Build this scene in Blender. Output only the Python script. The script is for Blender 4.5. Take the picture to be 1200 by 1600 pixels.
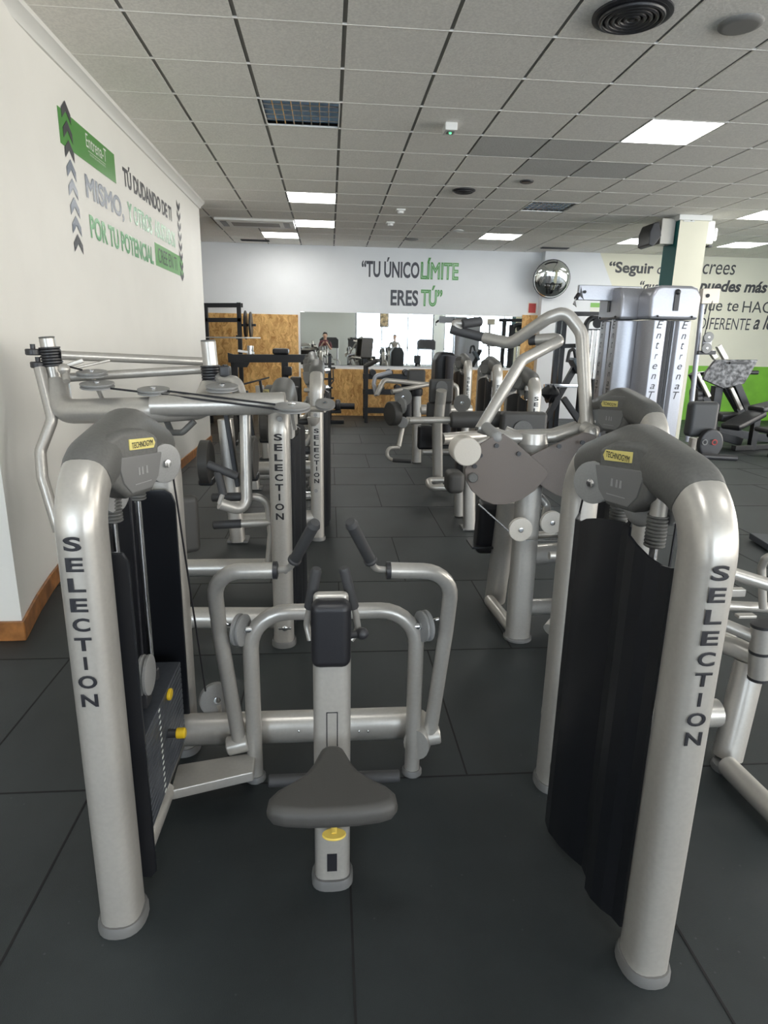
import bpy, bmesh, math, random
from mathutils import Vector, Matrix
random.seed(7)
V = Vector
for _o in list(bpy.data.objects): bpy.data.objects.remove(_o)
SC = bpy.context.scene
COL = SC.collection

# ------------------------------------------------------------------ camera
FPX, PITCH, YAW, ROLL, EYE = 991.0, 0.2619, 0.0883, 0.0195, 1.42
_f = V((math.sin(YAW)*math.cos(PITCH), math.cos(YAW)*math.cos(PITCH), -math.sin(PITCH)))
_r = V((math.cos(YAW), -math.sin(YAW), 0)); _u = _r.cross(_f)
CR = _r*math.cos(ROLL)+_u*math.sin(ROLL); CU = -_r*math.sin(ROLL)+_u*math.cos(ROLL)
CC = V((0, 0, EYE))
cam_d = bpy.data.cameras.new('camera'); cam = bpy.data.objects.new('camera', cam_d); COL.objects.link(cam)
m = Matrix((CR, CU, -_f)).transposed().to_4x4(); m.translation = CC
cam.matrix_world = m
cam_d.sensor_fit = 'VERTICAL'; cam_d.sensor_height = 36.0; cam_d.lens = 36.0*FPX/1600.0
cam_d.clip_start = 0.05; cam_d.clip_end = 200
SC.camera = cam

# ------------------------------------------------------------------ world, exposure
SC.view_settings.view_transform = 'Standard'; SC.view_settings.look = 'None'
SC.view_settings.gamma = 1.0; SC.view_settings.use_curve_mapping = False
SC.view_settings.exposure = 1.52
w = bpy.data.worlds.new('daylight'); SC.world = w; w.use_nodes = True
bg = w.node_tree.nodes['Background']
bg.inputs['Strength'].default_value = 4.6
_wt = w.node_tree; _tc = _wt.nodes.new('ShaderNodeTexCoord'); _sx = _wt.nodes.new('ShaderNodeSeparateXYZ'); _cr = _wt.nodes.new('ShaderNodeValToRGB')
_cr.color_ramp.elements[0].position = .25; _cr.color_ramp.elements[0].color = (.77, .885, 1.0, 1)      # cool sky towards the front windows
_cr.color_ramp.elements[1].position = .85; _cr.color_ramp.elements[1].color = (1.0, .95, .87, 1)      # warm tint put into the sky on the right to warm the walls
_wt.links.new(_tc.outputs['Generated'], _sx.inputs[0]); _wt.links.new(_sx.outputs['X'], _cr.inputs['Fac']); _wt.links.new(_cr.outputs['Color'], bg.inputs['Color'])
SC.cycles.max_bounces = 8; SC.cycles.diffuse_bounces = 5; SC.cycles.glossy_bounces = 4
SC.cycles.transmission_bounces = 4; SC.cycles.sample_clamp_indirect = 6.0
SC.cycles.caustics_reflective = False; SC.cycles.caustics_refractive = False
LED_POWER = 7.0

CEIL = 3.12; BACK = 12.65; LEFT = -1.67; REAR = -6.0; RIGHT = 10.5; NEARL = 2.93
GX, GY, TILE = 0.0924, 4.1151, 0.6

def ray(px, py): return _f + CR*((px-600)/FPX) - CU*((py-800)/FPX)
def at(px, py, Y):                 # the point of the photograph's sight line at distance Y down the room
    d = ray(px, py); return CC + d*(Y/d.y)
def atx(px, py, X):
    d = ray(px, py); return CC + d*(X/d.x)
def flz(px, py, z=0.0):
    d = ray(px, py); return CC + d*((z-EYE)/d.z)

# ------------------------------------------------------------------ materials
def mat(name, col, rough=0.5, metal=0.0, emit=None, es=0.0, noise=0, nscale=200, bump=0.0, col2=None, coat=0.0):
    M = bpy.data.materials.new(name); M.use_nodes = True
    nt = M.node_tree; b = nt.nodes['Principled BSDF']
    b.inputs['Base Color'].default_value = (*col, 1); b.inputs['Roughness'].default_value = rough
    b.inputs['Metallic'].default_value = metal; b.inputs['Coat Weight'].default_value = coat
    if emit: b.inputs['Emission Color'].default_value = (*emit, 1); b.inputs['Emission Strength'].default_value = es
    if noise or bump:
        tc = nt.nodes.new('ShaderNodeTexCoord'); n = nt.nodes.new('ShaderNodeTexNoise')
        n.inputs['Scale'].default_value = nscale; n.inputs['Detail'].default_value = 5
        nt.links.new(tc.outputs['Object'], n.inputs['Vector'])
        if noise:
            r = nt.nodes.new('ShaderNodeValToRGB')
            c2 = col2 or tuple(min(1, c*(1+noise)) for c in col); c1 = tuple(c*(1-noise) for c in col)
            r.color_ramp.elements[0].position = .35; r.color_ramp.elements[1].position = .65
            r.color_ramp.elements[0].color = (*c1, 1); r.color_ramp.elements[1].color = (*c2, 1)
            nt.links.new(n.outputs['Fac'], r.inputs['Fac']); nt.links.new(r.outputs['Color'], b.inputs['Base Color'])
        if bump:
            bp = nt.nodes.new('ShaderNodeBump'); bp.inputs['Strength'].default_value = bump; bp.inputs['Distance'].default_value = .01
            nt.links.new(n.outputs['Fac'], bp.inputs['Height']); nt.links.new(bp.outputs['Normal'], b.inputs['Normal'])
    return M
SILVER = mat('silver_paint', (.49, .47, .435), .33, .45, noise=.03, nscale=90, coat=.08)
SILVER2 = mat('cool_silver_paint', (.41, .415, .45), .32, .45, noise=.03, nscale=60)
CHROME = mat('chrome', (.75, .76, .78), .14, 1.0)
RUBBER = mat('grey_rubber_cap', (.105, .105, .10), .5, noise=.08, nscale=150, bump=.05)
LABELG = mat('grey_plate', (.15, .15, .148), .42)
BLACK = mat('black_panel', (.007, .008, .011), .36, bump=.03, nscale=300)
BLACKM = mat('black_steel', (.018, .019, .022), .4, .2)
GRIP = mat('grip_rubber', (.05, .05, .052), .6, bump=.08, nscale=260)
PADB = mat('black_vinyl', (.013, .013, .016), .42, bump=.05, nscale=350)
PADG = mat('charcoal_vinyl', (.055, .053, .05), .55, bump=.06, nscale=350)
PULLEY = mat('pulley_grey', (.27, .27, .265), .45, noise=.04)
CREAM = mat('cream_plastic', (.56, .52, .46), .45, noise=.03)
CAMG = mat('taupe_plate', (.135, .112, .097), .5, noise=.05, nscale=350)
STACKG = mat('weight_grey', (.075, .083, .098), .45, .3, noise=.1, nscale=60)
YELLOW = mat('yellow_plastic', (.85, .56, .02), .4)
YELLOW2 = mat('pale_yellow_badge', (.70, .60, .20), .45)
INK = mat('black_ink', (.012, .012, .016), .5)
INK2 = mat('charcoal_vinyl_lettering', (.05, .05, .06), .4)
BLUEG = mat('slate_vinyl_lettering', (.16, .19, .25), .3)
GREEN = mat('green_vinyl', (.075, .29, .05), .3)
GREEN2 = mat('mid_green_vinyl', (.13, .40, .17), .3)
GREENL = mat('light_green_vinyl', (.52, .74, .52), .35)
GREENP = mat('pale_green_vinyl', (.42, .68, .50), .28)
WHITEV = mat('white_vinyl', (.85, .87, .83), .5)
WALLW = mat('white_wall_paint', (.86, .85, .81), .55, noise=.012, nscale=3, bump=.04)
WALLB = mat('white_back_wall_paint', (.79, .80, .81), .6, noise=.012, nscale=3)
WALLC = mat('cream_wall_paint', (.80, .77, .62), .6, noise=.012, nscale=3)
WALLG = mat('lime_wall_paint', (.20, .50, .03), .5, noise=.1, nscale=4)
WALLR = mat('grey_wall_paint', (.42, .43, .40), .7)
PLASTIC = mat('white_plastic', (.78, .78, .75), .4)
DARKP = mat('dark_plastic', (.03, .03, .033), .4)
TEAL = mat('teal_paint', (.0, .13, .125), .5)
WOOD = mat('varnished_wood', (.36, .15, .045), .35, noise=.3, nscale=14)
TGREY = mat('tbar_groove', (.22, .22, .21), .7)
TWHITE = mat('tbar_white', (.86, .84, .80), .6)
TILEM = mat('mineral_fibre_tile', (.90, .88, .83), .9, noise=.07, nscale=70, bump=.25)
TILED = mat('perforated_tile', (.60, .60, .58), .9, noise=.14, nscale=110, bump=.4)
LED = mat('led_panel', (.9, .9, .9), .5, emit=(1.0, .99, .95), es=LED_POWER)
LEDG = mat('green_led', (.05, .4, .1), .4, emit=(.1, .9, .3), es=.8)
LOUV = mat('louvre_sky_reflection', (.36, .64, .98), .35, .2)  # aluminium with the sky's blue reflection painted into its base colour
MIRROR = mat('mirror_glass', (.90, .93, .92), .015, 1.0)
GLASSF = mat('window_glass', (.95, .98, 1), .0)
SKIN = mat('skin', (.50, .30, .21), .55)
HAIR = mat('dark_hair', (.02, .014, .01), .6)
SHIRT = mat('maroon_shirt', (.12, .03, .04), .8)
SHIRT2 = mat('grey_shirt', (.22, .2, .17), .8)
TROUS = mat('dark_trousers', (.02, .022, .03), .8)
PAPER = mat('paper', (.8, .78, .7), .6)
REDP = mat('red_print', (.55, .06, .05), .5)

def floor_material():
    M = bpy.data.materials.new('rubber_floor'); M.use_nodes = True; nt = M.node_tree; L = nt.links
    b = nt.nodes['Principled BSDF']; tc = nt.nodes.new('ShaderNodeTexCoord')
    n1 = nt.nodes.new('ShaderNodeTexNoise'); n1.inputs['Scale'].default_value = 1.6; n1.inputs['Detail'].default_value = 9; n1.inputs['Roughness'].default_value = .62
    n2 = nt.nodes.new('ShaderNodeTexNoise'); n2.inputs['Scale'].default_value = 420; n2.inputs['Detail'].default_value = 2
    n3 = nt.nodes.new('ShaderNodeTexVoronoi'); n3.inputs['Scale'].default_value = 16
    for n in (n1, n2, n3): L.new(tc.outputs['Object'], n.inputs['Vector'])
    r1 = nt.nodes.new('ShaderNodeValToRGB'); r1.color_ramp.elements[0].color = (.010, .0142, .0158, 1); r1.color_ramp.elements[1].color = (.029, .037, .0395, 1)
    r1.color_ramp.elements[0].position = .3; r1.color_ramp.elements[1].position = .75
    L.new(n1.outputs['Fac'], r1.inputs['Fac'])
    r3 = nt.nodes.new('ShaderNodeValToRGB'); r3.color_ramp.elements[0].color = (.10, .10, .10, 1); r3.color_ramp.elements[1].color = (0, 0, 0, 1)
    r3.color_ramp.elements[0].position = .02; r3.color_ramp.elements[1].position = .06
    L.new(n3.outputs['Distance'], r3.inputs['Fac'])
    ad = nt.nodes.new('ShaderNodeMixRGB'); ad.blend_type = 'ADD'; ad.inputs['Fac'].default_value = .35
    L.new(r1.outputs['Color'], ad.inputs['Color1']); L.new(r3.outputs['Color'], ad.inputs['Color2'])
    L.new(ad.outputs['Color'], b.inputs['Base Color'])
    b.inputs['Roughness'].default_value = .52
    bp = nt.nodes.new('ShaderNodeBump'); bp.inputs['Strength'].default_value = .25; bp.inputs['Distance'].default_value = .004
    L.new(n2.outputs['Fac'], bp.inputs['Height']); L.new(bp.outputs['Normal'], b.inputs['Normal'])
    return M
FLOORM = floor_material(); SEAM = mat('seam_gap', (.006, .006, .007), .8)

def osb_material():
    M = bpy.data.materials.new('osb_board'); M.use_nodes = True; nt = M.node_tree; L = nt.links
    b = nt.nodes['Principled BSDF']; tc = nt.nodes.new('ShaderNodeTexCoord')
    out = None; nz = nt.nodes.new('ShaderNodeTexNoise'); nz.inputs['Scale'].default_value = 7; nz.inputs['Detail'].default_value = 3
    L.new(tc.outputs['Object'], nz.inputs['Vector']); wv = nt.nodes.new('ShaderNodeMixRGB'); wv.blend_type = 'LINEAR_LIGHT'; wv.inputs['Fac'].default_value = .14
    L.new(tc.outputs['Object'], wv.inputs['Color1']); L.new(nz.outputs['Color'], wv.inputs['Color2'])
    for k, (sx, sz, rot) in enumerate(((30, 8, .7), (34, 9, -.5))):
        mp = nt.nodes.new('ShaderNodeMapping'); mp.inputs['Scale'].default_value = (sx, 1, sz); mp.inputs['Rotation'].default_value = (0, rot, 0)
        v = nt.nodes.new('ShaderNodeTexVoronoi'); v.inputs['Scale'].default_value = 1.0
        L.new(wv.outputs['Color'], mp.inputs['Vector']); L.new(mp.outputs['Vector'], v.inputs['Vector'])
        r = nt.nodes.new('ShaderNodeValToRGB'); r.color_ramp.elements[0].color = (.40, .19, .045, 1); r.color_ramp.elements[1].color = (.80, .50, .19, 1)
        r.color_ramp.elements[0].position = .1; r.color_ramp.elements[1].position = .9
        s = nt.nodes.new('ShaderNodeSeparateColor'); L.new(v.outputs['Color'], s.inputs['Color']); L.new(s.outputs['Red'], r.inputs['Fac'])
        if out is None: out = r.outputs['Color']
        else:
            mx = nt.nodes.new('ShaderNodeMixRGB'); mx.inputs['Fac'].default_value = .5
            L.new(out, mx.inputs['Color1']); L.new(r.outputs['Color'], mx.inputs['Color2']); out = mx.outputs['Color']
    L.new(out, b.inputs['Base Color']); b.inputs['Roughness'].default_value = .6
    return M
OSB = osb_material()

# ------------------------------------------------------------------ mesh builder
def fillet(pts, r, n=7):
    pts = [V(p) for p in pts]; out = [pts[0]]
    for i in range(1, len(pts)-1):
        a, b, c = pts[i-1], pts[i], pts[i+1]
        d1 = (a-b); d2 = (c-b); l1, l2 = d1.length, d2.length
        d1.normalize(); d2.normalize(); ang = d1.angle(d2)
        if ang > 3.05 or r <= 0: out.append(b); continue
        t = min(r/math.tan(ang/2), .48*l1, .48*l2); rr = t*math.tan(ang/2)
        bis = (d1+d2).normalized(); ce = b+bis*(rr/math.sin(ang/2))
        p0 = b+d1*t; p1 = b+d2*t; v0 = p0-ce; v1 = p1-ce; th = v0.angle(v1)
        for k in range(n+1):
            f = k/n; out.append(ce+(v0*math.sin((1-f)*th)+v1*math.sin(f*th))/math.sin(th))
    out.append(pts[-1]); return out

class MB:
    def __init__(s): s.bm = bmesh.new()
    def _merge(s, b, mi=0):
        for f in b.faces: f.material_index = mi
        me = bpy.data.meshes.new('t'); b.to_mesh(me); b.free(); s.bm.from_mesh(me); bpy.data.meshes.remove(me); return s
    def box(s, c, size, bev=0.0, seg=2, rot=None, mi=0):
        b = bmesh.new(); bmesh.ops.create_cube(b, size=1)
        bmesh.ops.scale(b, vec=size, verts=b.verts)
        if bev: bmesh.ops.bevel(b, geom=list(b.edges), offset=bev, segments=seg, profile=.5, affect='EDGES')
        M = Matrix.Translation(V(c)) @ ((rot if isinstance(rot, Matrix) else Matrix.Rotation(rot, 4, 'Z')) if rot is not None else Matrix())
        bmesh.ops.transform(b, matrix=M, verts=b.verts); return s._merge(b, mi)
    def bar(s, p0, p1, wx, wz, bev=.004, up=(0, 0, 1), mi=0):    # rectangular steel tube from p0 to p1
        p0, p1 = V(p0), V(p1); d = p1-p0; q = d.normalized(); u = V(up)
        if abs(q.dot(u)) > .98: u = V((0, 1, 0))
        x = q.cross(u).normalized(); z = x.cross(q)
        return s.box((p0+p1)/2, (wx, d.length, wz), bev, 2, Matrix((x, q, z)).transposed().to_4x4(), mi)
    def tube(s, pts, r, fil=0.0, n=14, b=None, ref=None, ex=2.0, mi=0, cap=True, rs=None, fn=7):
        P = fillet(pts, fil, fn) if fil else [V(p) for p in pts]
        Q = [P[0]]
        for p in P[1:]:
            if (p-Q[-1]).length > 1e-5: Q.append(p)
        P = Q; b = b or r; bm = s.bm; rings = []; N = None
        for i, p in enumerate(P):
            t = ((P[i+1]-p) if i == 0 else (p-P[i-1]) if i == len(P)-1 else ((P[i+1]-p).normalized()+(p-P[i-1]).normalized())).normalized()
            if ref is not None: A = V(ref); A = (A-t*A.dot(t)).normalized()
            elif N is None:
                A = V((0, 0, 1)) if abs(t.z) < .9 else V((1, 0, 0)); A = (A-t*A.dot(t)).normalized()
            else: A = (N-t*N.dot(t)).normalized()
            N = A; B = t.cross(A); k = rs[i] if rs else 1.0; ring = []
            for j in range(n):
                a = 2*math.pi*j/n; c_, s_ = math.cos(a), math.sin(a)
                x = math.copysign(abs(c_)**(2/ex), c_)*r*k; y = math.copysign(abs(s_)**(2/ex), s_)*b*k
                ring.append(bm.verts.new(p+A*x+B*y))
            rings.append(ring)
        for i in range(len(rings)-1):
            for j in range(n):
                f = bm.faces.new((rings[i][j], rings[i][(j+1) % n], rings[i+1][(j+1) % n], rings[i+1][j])); f.material_index = mi
        if cap:
            f = bm.faces.new(list(reversed(rings[0]))); f.material_index = mi
            f = bm.faces.new(rings[-1]); f.material_index = mi
        return s
    def cyl(s, p0, p1, r, n=20, mi=0, bev=0.0):
        p0, p1 = V(p0), V(p1)
        if not bev: return s.tube([p0, p1], r, n=n, mi=mi)
        d = (p1-p0).normalized()*bev
        return s.tube([p0, p0+d, p1-d, p1], r, n=n, mi=mi, rs=[1-bev/r, 1, 1, 1-bev/r])
    def lathe(s, c, axis, prof, n=28, mi=0):       # prof: (height along axis, radius)
        c = V(c); a = V(axis).normalized()
        return s.tube([c+a*h for h, _ in prof], 1.0, n=n, mi=mi, rs=[max(r, 1e-4) for _, r in prof]) if all(prof[i+1][0] > prof[i][0] for i in range(len(prof)-1)) else None
    def pulley(s, c, axis, r, t=.022, n=28, mi=0):
        c = V(c); a = V(axis).normalized(); h = t/2
        return s.lathe(c, a, [(-h, r*.2), (-h+.0008, r*.22), (-h+.001, r*.9), (-h+.003, r), (-h*.35, r), (-.001, r*.86), (.001, r*.86), (h*.35, r), (h-.003, r), (h-.001, r*.9), (h, r*.22)], n, mi)
    def sphere(s, c, r, sc=(1, 1, 1), n=16, mi=0):
        b = bmesh.new(); bmesh.ops.create_uvsphere(b, u_segments=n, v_segments=max(8, n//2), radius=r)
        bmesh.ops.scale(b, vec=sc, verts=b.verts); bmesh.ops.translate(b, vec=V(c), verts=b.verts); return s._merge(b, mi)
    def prism(s, poly, ext, bev=0.0, seg=2, mi=0):
        b = bmesh.new(); e = V(ext); vs = [b.verts.new(V(p)) for p in poly]; f = b.faces.new(vs)
        r = bmesh.ops.extrude_face_region(b, geom=[f]); nv = [g for g in r['geom'] if isinstance(g, bmesh.types.BMVert)]
        bmesh.ops.translate(b, vec=e, verts=nv); bmesh.ops.recalc_face_normals(b, faces=b.faces)
        if bev:
            ed = [x for x in b.edges if len(x.link_faces) == 2 and x.link_faces[0].normal.angle(x.link_faces[1].normal, 0) > .9]
            bmesh.ops.bevel(b, geom=ed, offset=bev, segments=seg, profile=.5, affect='EDGES')
        return s._merge(b, mi)
    def face(s, poly, mi=0):
        f = s.bm.faces.new([s.bm.verts.new(V(p)) for p in poly]); f.material_index = mi; return s
    def text(s, body, O, R, U, mi=0, fat=0.0, shear=0.0, depth=.0008, proj=None, space=1.0, outline=False):
        """lettering stretched to the box O, O+R, O+U; depth along R x U"""
        cu = bpy.data.curves.new('t', 'FONT'); cu.body = body; cu.size = 1; cu.bevel_depth = fat; cu.bevel_resolution = 0; cu.fill_mode = 'NONE' if outline else 'FRONT'; cu.shear = shear; cu.resolution_u = 4; cu.space_character = space
        o = bpy.data.objects.new('t', cu); COL.objects.link(o); bpy.context.view_layer.update()
        me = bpy.data.meshes.new_from_object(o.evaluated_get(bpy.context.evaluated_depsgraph_get()))
        bpy.data.objects.remove(o); bpy.data.curves.remove(cu)
        xs = [v.co.x for v in me.vertices]; ys = [v.co.y for v in me.vertices]
        x0, x1, y0, y1 = min(xs), max(xs), min(ys), max(ys)
        O, R, U = V(O), V(R), V(U); nn = R.cross(U).normalized()
        vv = [O+R*((v.co.x-x0)/(x1-x0))+U*((v.co.y-y0)/(y1-y0)) for v in me.vertices]
        if proj: vv = [proj(p) for p in vv]
        vs = [s.bm.verts.new(p+nn*(depth+max(0, v.co.z)*.02)) for p, v in zip(vv, me.vertices)]
        for p in me.polygons:
            try:
                f = s.bm.faces.new([vs[i] for i in p.vertices]); f.material_index = mi; f.normal_update()
                if f.normal.dot(nn) < 0: f.normal_flip()
            except ValueError: pass
        bpy.data.meshes.remove(me); return s
    def build(s, name, mats, parent=None, sharp=38, wn=True):
        me = bpy.data.meshes.new(name)
        off = V((0, 0, 0)); q = parent
        while q is not None: off += q.location; q = q.parent
        o = bpy.data.objects.new(name, me); COL.objects.link(o)
        if parent is None:
            vs = [v.co for v in s.bm.verts]
            lo = V((min(v[i] for v in vs) for i in range(3))); hi = V((max(v[i] for v in vs) for i in range(3)))
            off = V(((lo.x+hi.x)/2, (lo.y+hi.y)/2, lo.z)); o.location = off
        bmesh.ops.translate(s.bm, vec=-off, verts=s.bm.verts)
        s.bm.to_mesh(me); s.bm.free()
        for mm in (mats if isinstance(mats, (list, tuple)) else [mats]): me.materials.append(mm)
        for p in me.polygons: p.use_smooth = True
        me.set_sharp_from_angle(angle=math.radians(sharp))
        if wn: o.modifiers.new('weighted_normals', 'WEIGHTED_NORMAL').keep_sharp = True
        if parent is not None: o.parent = parent
        return o

def tag(o, label=None, cat=None, group=None, kind=None):
    for k, v in (('label', label), ('category', cat), ('group', group), ('kind', kind)):
        if v: o[k] = v
    return o
def thing(name, loc, label, cat, group=None):
    o = bpy.data.objects.new(name, None); COL.objects.link(o); o.location = V(loc); o.empty_display_size = .1
    return tag(o, label, cat, group)
def struct(mb, name, mats, sharp=38): return tag(mb.build(name, mats, None, sharp), kind='structure')
def copy_tree(o, parent=None):
    c = o.copy(); COL.objects.link(c); c.parent = parent
    for ch in list(o.children): copy_tree(ch, c)
    return c
def X3(x, y, z): return V((x, y, z))

# ================================================================== THE SETTING
# floor
mb = MB(); mb.box((2.7, 3.3, -.05), (16, 19.2, .1))
floor = struct(mb, 'floor', FLOORM)
mb = MB()                                        # seams between the rubber tiles
FX0, FY0, TX, TY = .052, 1.822, .822, .908
for j in range(-8, 13):
    y = FY0+TY*j
    mb.box((2.7, y, .0004), (15.8, .006, .0016))
    for i in range(-8, 14):
        x = FX0+TX*(i+(.5 if j % 2 == 0 else 0))
        if -5 < x < 10.4: mb.box((x, y+TY/2, .0004), (.006, TY, .0016))
struct(mb, 'trim_1', SEAM)

# ceiling: mineral tiles on a grid of dark grooves and thin white bars
LIGHTS = {'led': [(4.5, 2.5), (-.5, 7.5), (-.5, 10.5), (-1.5, 12.5), (4.5, 11.5), (8.5, 11.5), (9.5, 7.5), (11.5, 11.5), (4.5, -6.5), (-.5, -6.5), (9.5, -6.5), (-.5, -13.5), (8.5, -13.5)],
          'louvre': [(-.5, 2.5), (4.5, 7.5)]}
HOLES = {(math.floor(a), math.floor(b)) for l in LIGHTS.values() for a, b in l}
DARKT = {(2, 3), (3, 3), (3, 4), (4, 4)}
mb = MB(); mb.box((2.7, 3.3, CEIL+.13), (16, 19.2, .15), mi=0)
for c_, s_ in (((2.7, 12.86, CEIL+.1), (16, .1, .24)), ((2.7, -6.2, CEIL+.1), (16, .12, .24)), ((-5.15, 3.3, CEIL+.1), (.1, 19.2, .24)), ((10.62, 3.3, CEIL+.1), (.12, 19.2, .24))): mb.box(c_, s_, mi=0)  # rim boxes added above the walls to stop sky light leaking in
for i in range(-8, 18): mb.box((GX+TILE*i, 3.3, CEIL+.012), (.028, 18.6, .006), mi=0)
for i in range(-9, 18):
    for j in range(-17, 15):
        if (i, j) in HOLES: continue
        x0, x1 = max(-5.2, GX+TILE*i+.013), min(10.6, GX+TILE*(i+1)-.013)
        y0, y1 = max(-6.1, GY+TILE*j+.003), min(12.8, GY+TILE*(j+1)-.003)
        if x1-x0 < .02 or y1-y0 < .02: continue
        mb.box(((x0+x1)/2, (y0+y1)/2, CEIL+.008), (x1-x0, y1-y0, .016), mi=2 if (i, j) in DARKT else 1)
for j in range(-17, 16):
    y = GY+TILE*j
    if -6.1 < y < 12.8: mb.box((2.7, y, CEIL+.0045), (15.8, .0105, .012), mi=3)
struct(mb, 'ceiling', [TGREY, TILEM, TILED, TWHITE])

# walls
WLP = [(-1.47, NEARL, 0), (-1.545, 3.25, 0), (-1.60, 3.55, 0), (-1.635, 3.8, 0), (-1.66, 4.1, 0), (LEFT, 4.4, 0)]      # the left wall eases back from its near corner
mb = MB(); mb.prism([(-5, NEARL, 0)]+WLP+[(LEFT, 9.1, 0), (-5, 9.1, 0)], (0, 0, CEIL)); struct(mb, 'wall_left', WALLW, 30)
mb = MB()
def skirt(a, b, h=.10, t=.016):
    a, b = V(a), V(b); d = (b-a).normalized(); n = V((d.y, -d.x, 0))
    return [a, b, b+n*t, a+n*t], h
for a, b in [((-5, NEARL, 0), (-1.457, NEARL, 0)), ((-1.47, NEARL-.016, 0), WLP[1])]+list(zip(WLP[1:-1], WLP[2:]))+[(WLP[-1], (LEFT, 9.1, 0))]:
    pl, h = skirt(a, b); mb.prism(pl, (0, 0, h), .005)
struct(mb, 'baseboard_left', WOOD)
mb = MB()
cr = [(0, 0), (.02, 0), (.026, -.012), (.026, .018), (.045, .05), (.075, .066), (.08, .085), (0, .085)]
cr = [(0, 0), (.016, 0), (.02, .014), (.03, .03), (.055, .052), (.07, .06), (.074, .085), (0, .085)]
mb.prism([(LEFT+x, 3.5, CEIL-.085+z) for x, z in cr], (0, 5.6, 0))
struct(mb, 'trim_2', PLASTIC)
def wall_face(mb, polys, ext):
    for mi, p in polys: mb.prism(p, ext, mi=mi)
mb = MB(); mb.box((-.46, BACK+.08, CEIL/2), (9.1, .16, CEIL)); struct(mb, 'wall_back', WALLB)
RW = 12.45                                        # the right half of the back wall stands a little forward
xc = at(849, 440, RW).x
d0, d1 = at(938, 396, RW), at(972, 490, RW); zg = at(1180, 573, RW).z
xg0 = at(1109, 573, RW).x
mb = MB()
dl = (d1.x-d0.x)/(d1.z-d0.z); xb = d0.x+dl*(zg-d0.z); xt = d0.x+dl*(CEIL-d0.z)
wall_face(mb, [(0, [(xc, RW, 0), (xb, RW, 0), (xb, RW, zg), (xt, RW, CEIL), (xc, RW, CEIL)]),
               (1, [(xb, RW, zg), (RIGHT, RW, zg), (RIGHT, RW, CEIL), (xt, RW, CEIL)]),
               (2, [(xb, RW, 0), (RIGHT, RW, 0), (RIGHT, RW, zg), (xb, RW, zg)])], (0, .36, 0))
struct(mb, 'wall_back_right', [WALLB, WALLC, WALLG])
WINR = [(-5.0, -1.5), (-1.0, 3.0), (3.5, 7.0)]
mb = MB(); ya = -6.2
for a, b in WINR+[(12.9, 12.9)]:
    mb.box((RIGHT+.1, (ya+a)/2, CEIL/2), (.2, a-ya, CEIL)); ya = b
for a, b in WINR:
    mb.box((RIGHT+.1, (a+b)/2, .175), (.2, b-a, .35)); mb.box((RIGHT+.1, (a+b)/2, (2.95+CEIL)/2), (.2, b-a, CEIL-2.95))
struct(mb, 'wall_right', WALLW)
mb = MB(); mb.box((-5.1, 3.3, CEIL/2), (.2, 19.2, CEIL)); struct(mb, 'wall_far_left', WALLW)
WINS = [(-4.6, -1.9), (1.25, 5.0), (5.5, 9.9)]
mb = MB(); z0, z1 = .35, 2.95; xs = -5.2
for a, b in WINS+[(10.7, 10.7)]:
    mb.box(((xs+a)/2, REAR-.1, CEIL/2), (a-xs, .2, CEIL)); xs = b
for a, b in WINS:
    mb.box(((a+b)/2, REAR-.1, z0/2), (b-a, .2, z0)); mb.box(((a+b)/2, REAR-.1, (z1+CEIL)/2), (b-a, .2, CEIL-z1))
struct(mb, 'wall_rear', WALLR)
# clear glazing that lets the daylight through
PANE = bpy.data.materials.new('clear_pane'); PANE.use_nodes = True; nt = PANE.node_tree; nt.nodes.clear()
_o = nt.nodes.new('ShaderNodeOutputMaterial'); _t = nt.nodes.new('ShaderNodeBsdfTransparent'); _g = nt.nodes.new('ShaderNodeBsdfGlossy'); _x = nt.nodes.new('ShaderNodeMixShader'); _x.inputs[0].default_value = .06
_g.inputs['Roughness'].default_value = .02
nt.links.new(_t.outputs[0], _x.inputs[1]); nt.links.new(_g.outputs[0], _x.inputs[2]); nt.links.new(_x.outputs[0], _o.inputs[0])
def window(n, p0, p1, axis):
    """a framed window between two bottom corners; axis is the wall's outward normal"""
    p0, p1 = V(p0), V(p1); d = (p1-p0); L = d.length; d.normalize(); a = V(axis)
    f = MB(); k = max(1, round(L/1.3)); up = V((0, 0, 1)); H = z1-z0
    for i in range(k+1):
        c = p0+d*(L*i/k); c = c+d*(.03 if i == 0 else -.03 if i == k else 0); f.bar(c, c+up*H, .06, .06, .006, a)
    for z in (.03, .8, H-.03): f.bar(p0+up*z, p1+up*z, .06, .05, .006)
    fr = f.build('window_%d' % n, DARKP); tag(fr, kind='structure')
    g = MB(); g.prism([p0+a*.02, p1+a*.02, p1+a*.02+up*H, p0+a*.02+up*H], a*.008); g.build('pane', PANE, fr)
for n, (a, b) in enumerate(WINS): window(n+1, (a, REAR-.1, z0), (b, REAR-.1, z0), (0, -1, 0))
for n, (a, b) in enumerate(WINR): window(n+4, (RIGHT+.1, a, z0), (RIGHT+.1, b, z0), (1, 0, 0))
for n, (a, b) in enumerate(WINS):                 # sampling portals for the sky light in the openings
    ld = bpy.data.lights.new('daylight_portal', 'AREA'); ld.shape = 'RECTANGLE'; ld.size = b-a; ld.size_y = z1-z0; ld.cycles.is_portal = True
    lo = bpy.data.objects.new('daylight_portal', ld); COL.objects.link(lo); lo.location = ((a+b)/2, REAR-.06, (z0+z1)/2); lo.rotation_euler = (math.radians(90), 0, 0)
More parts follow.
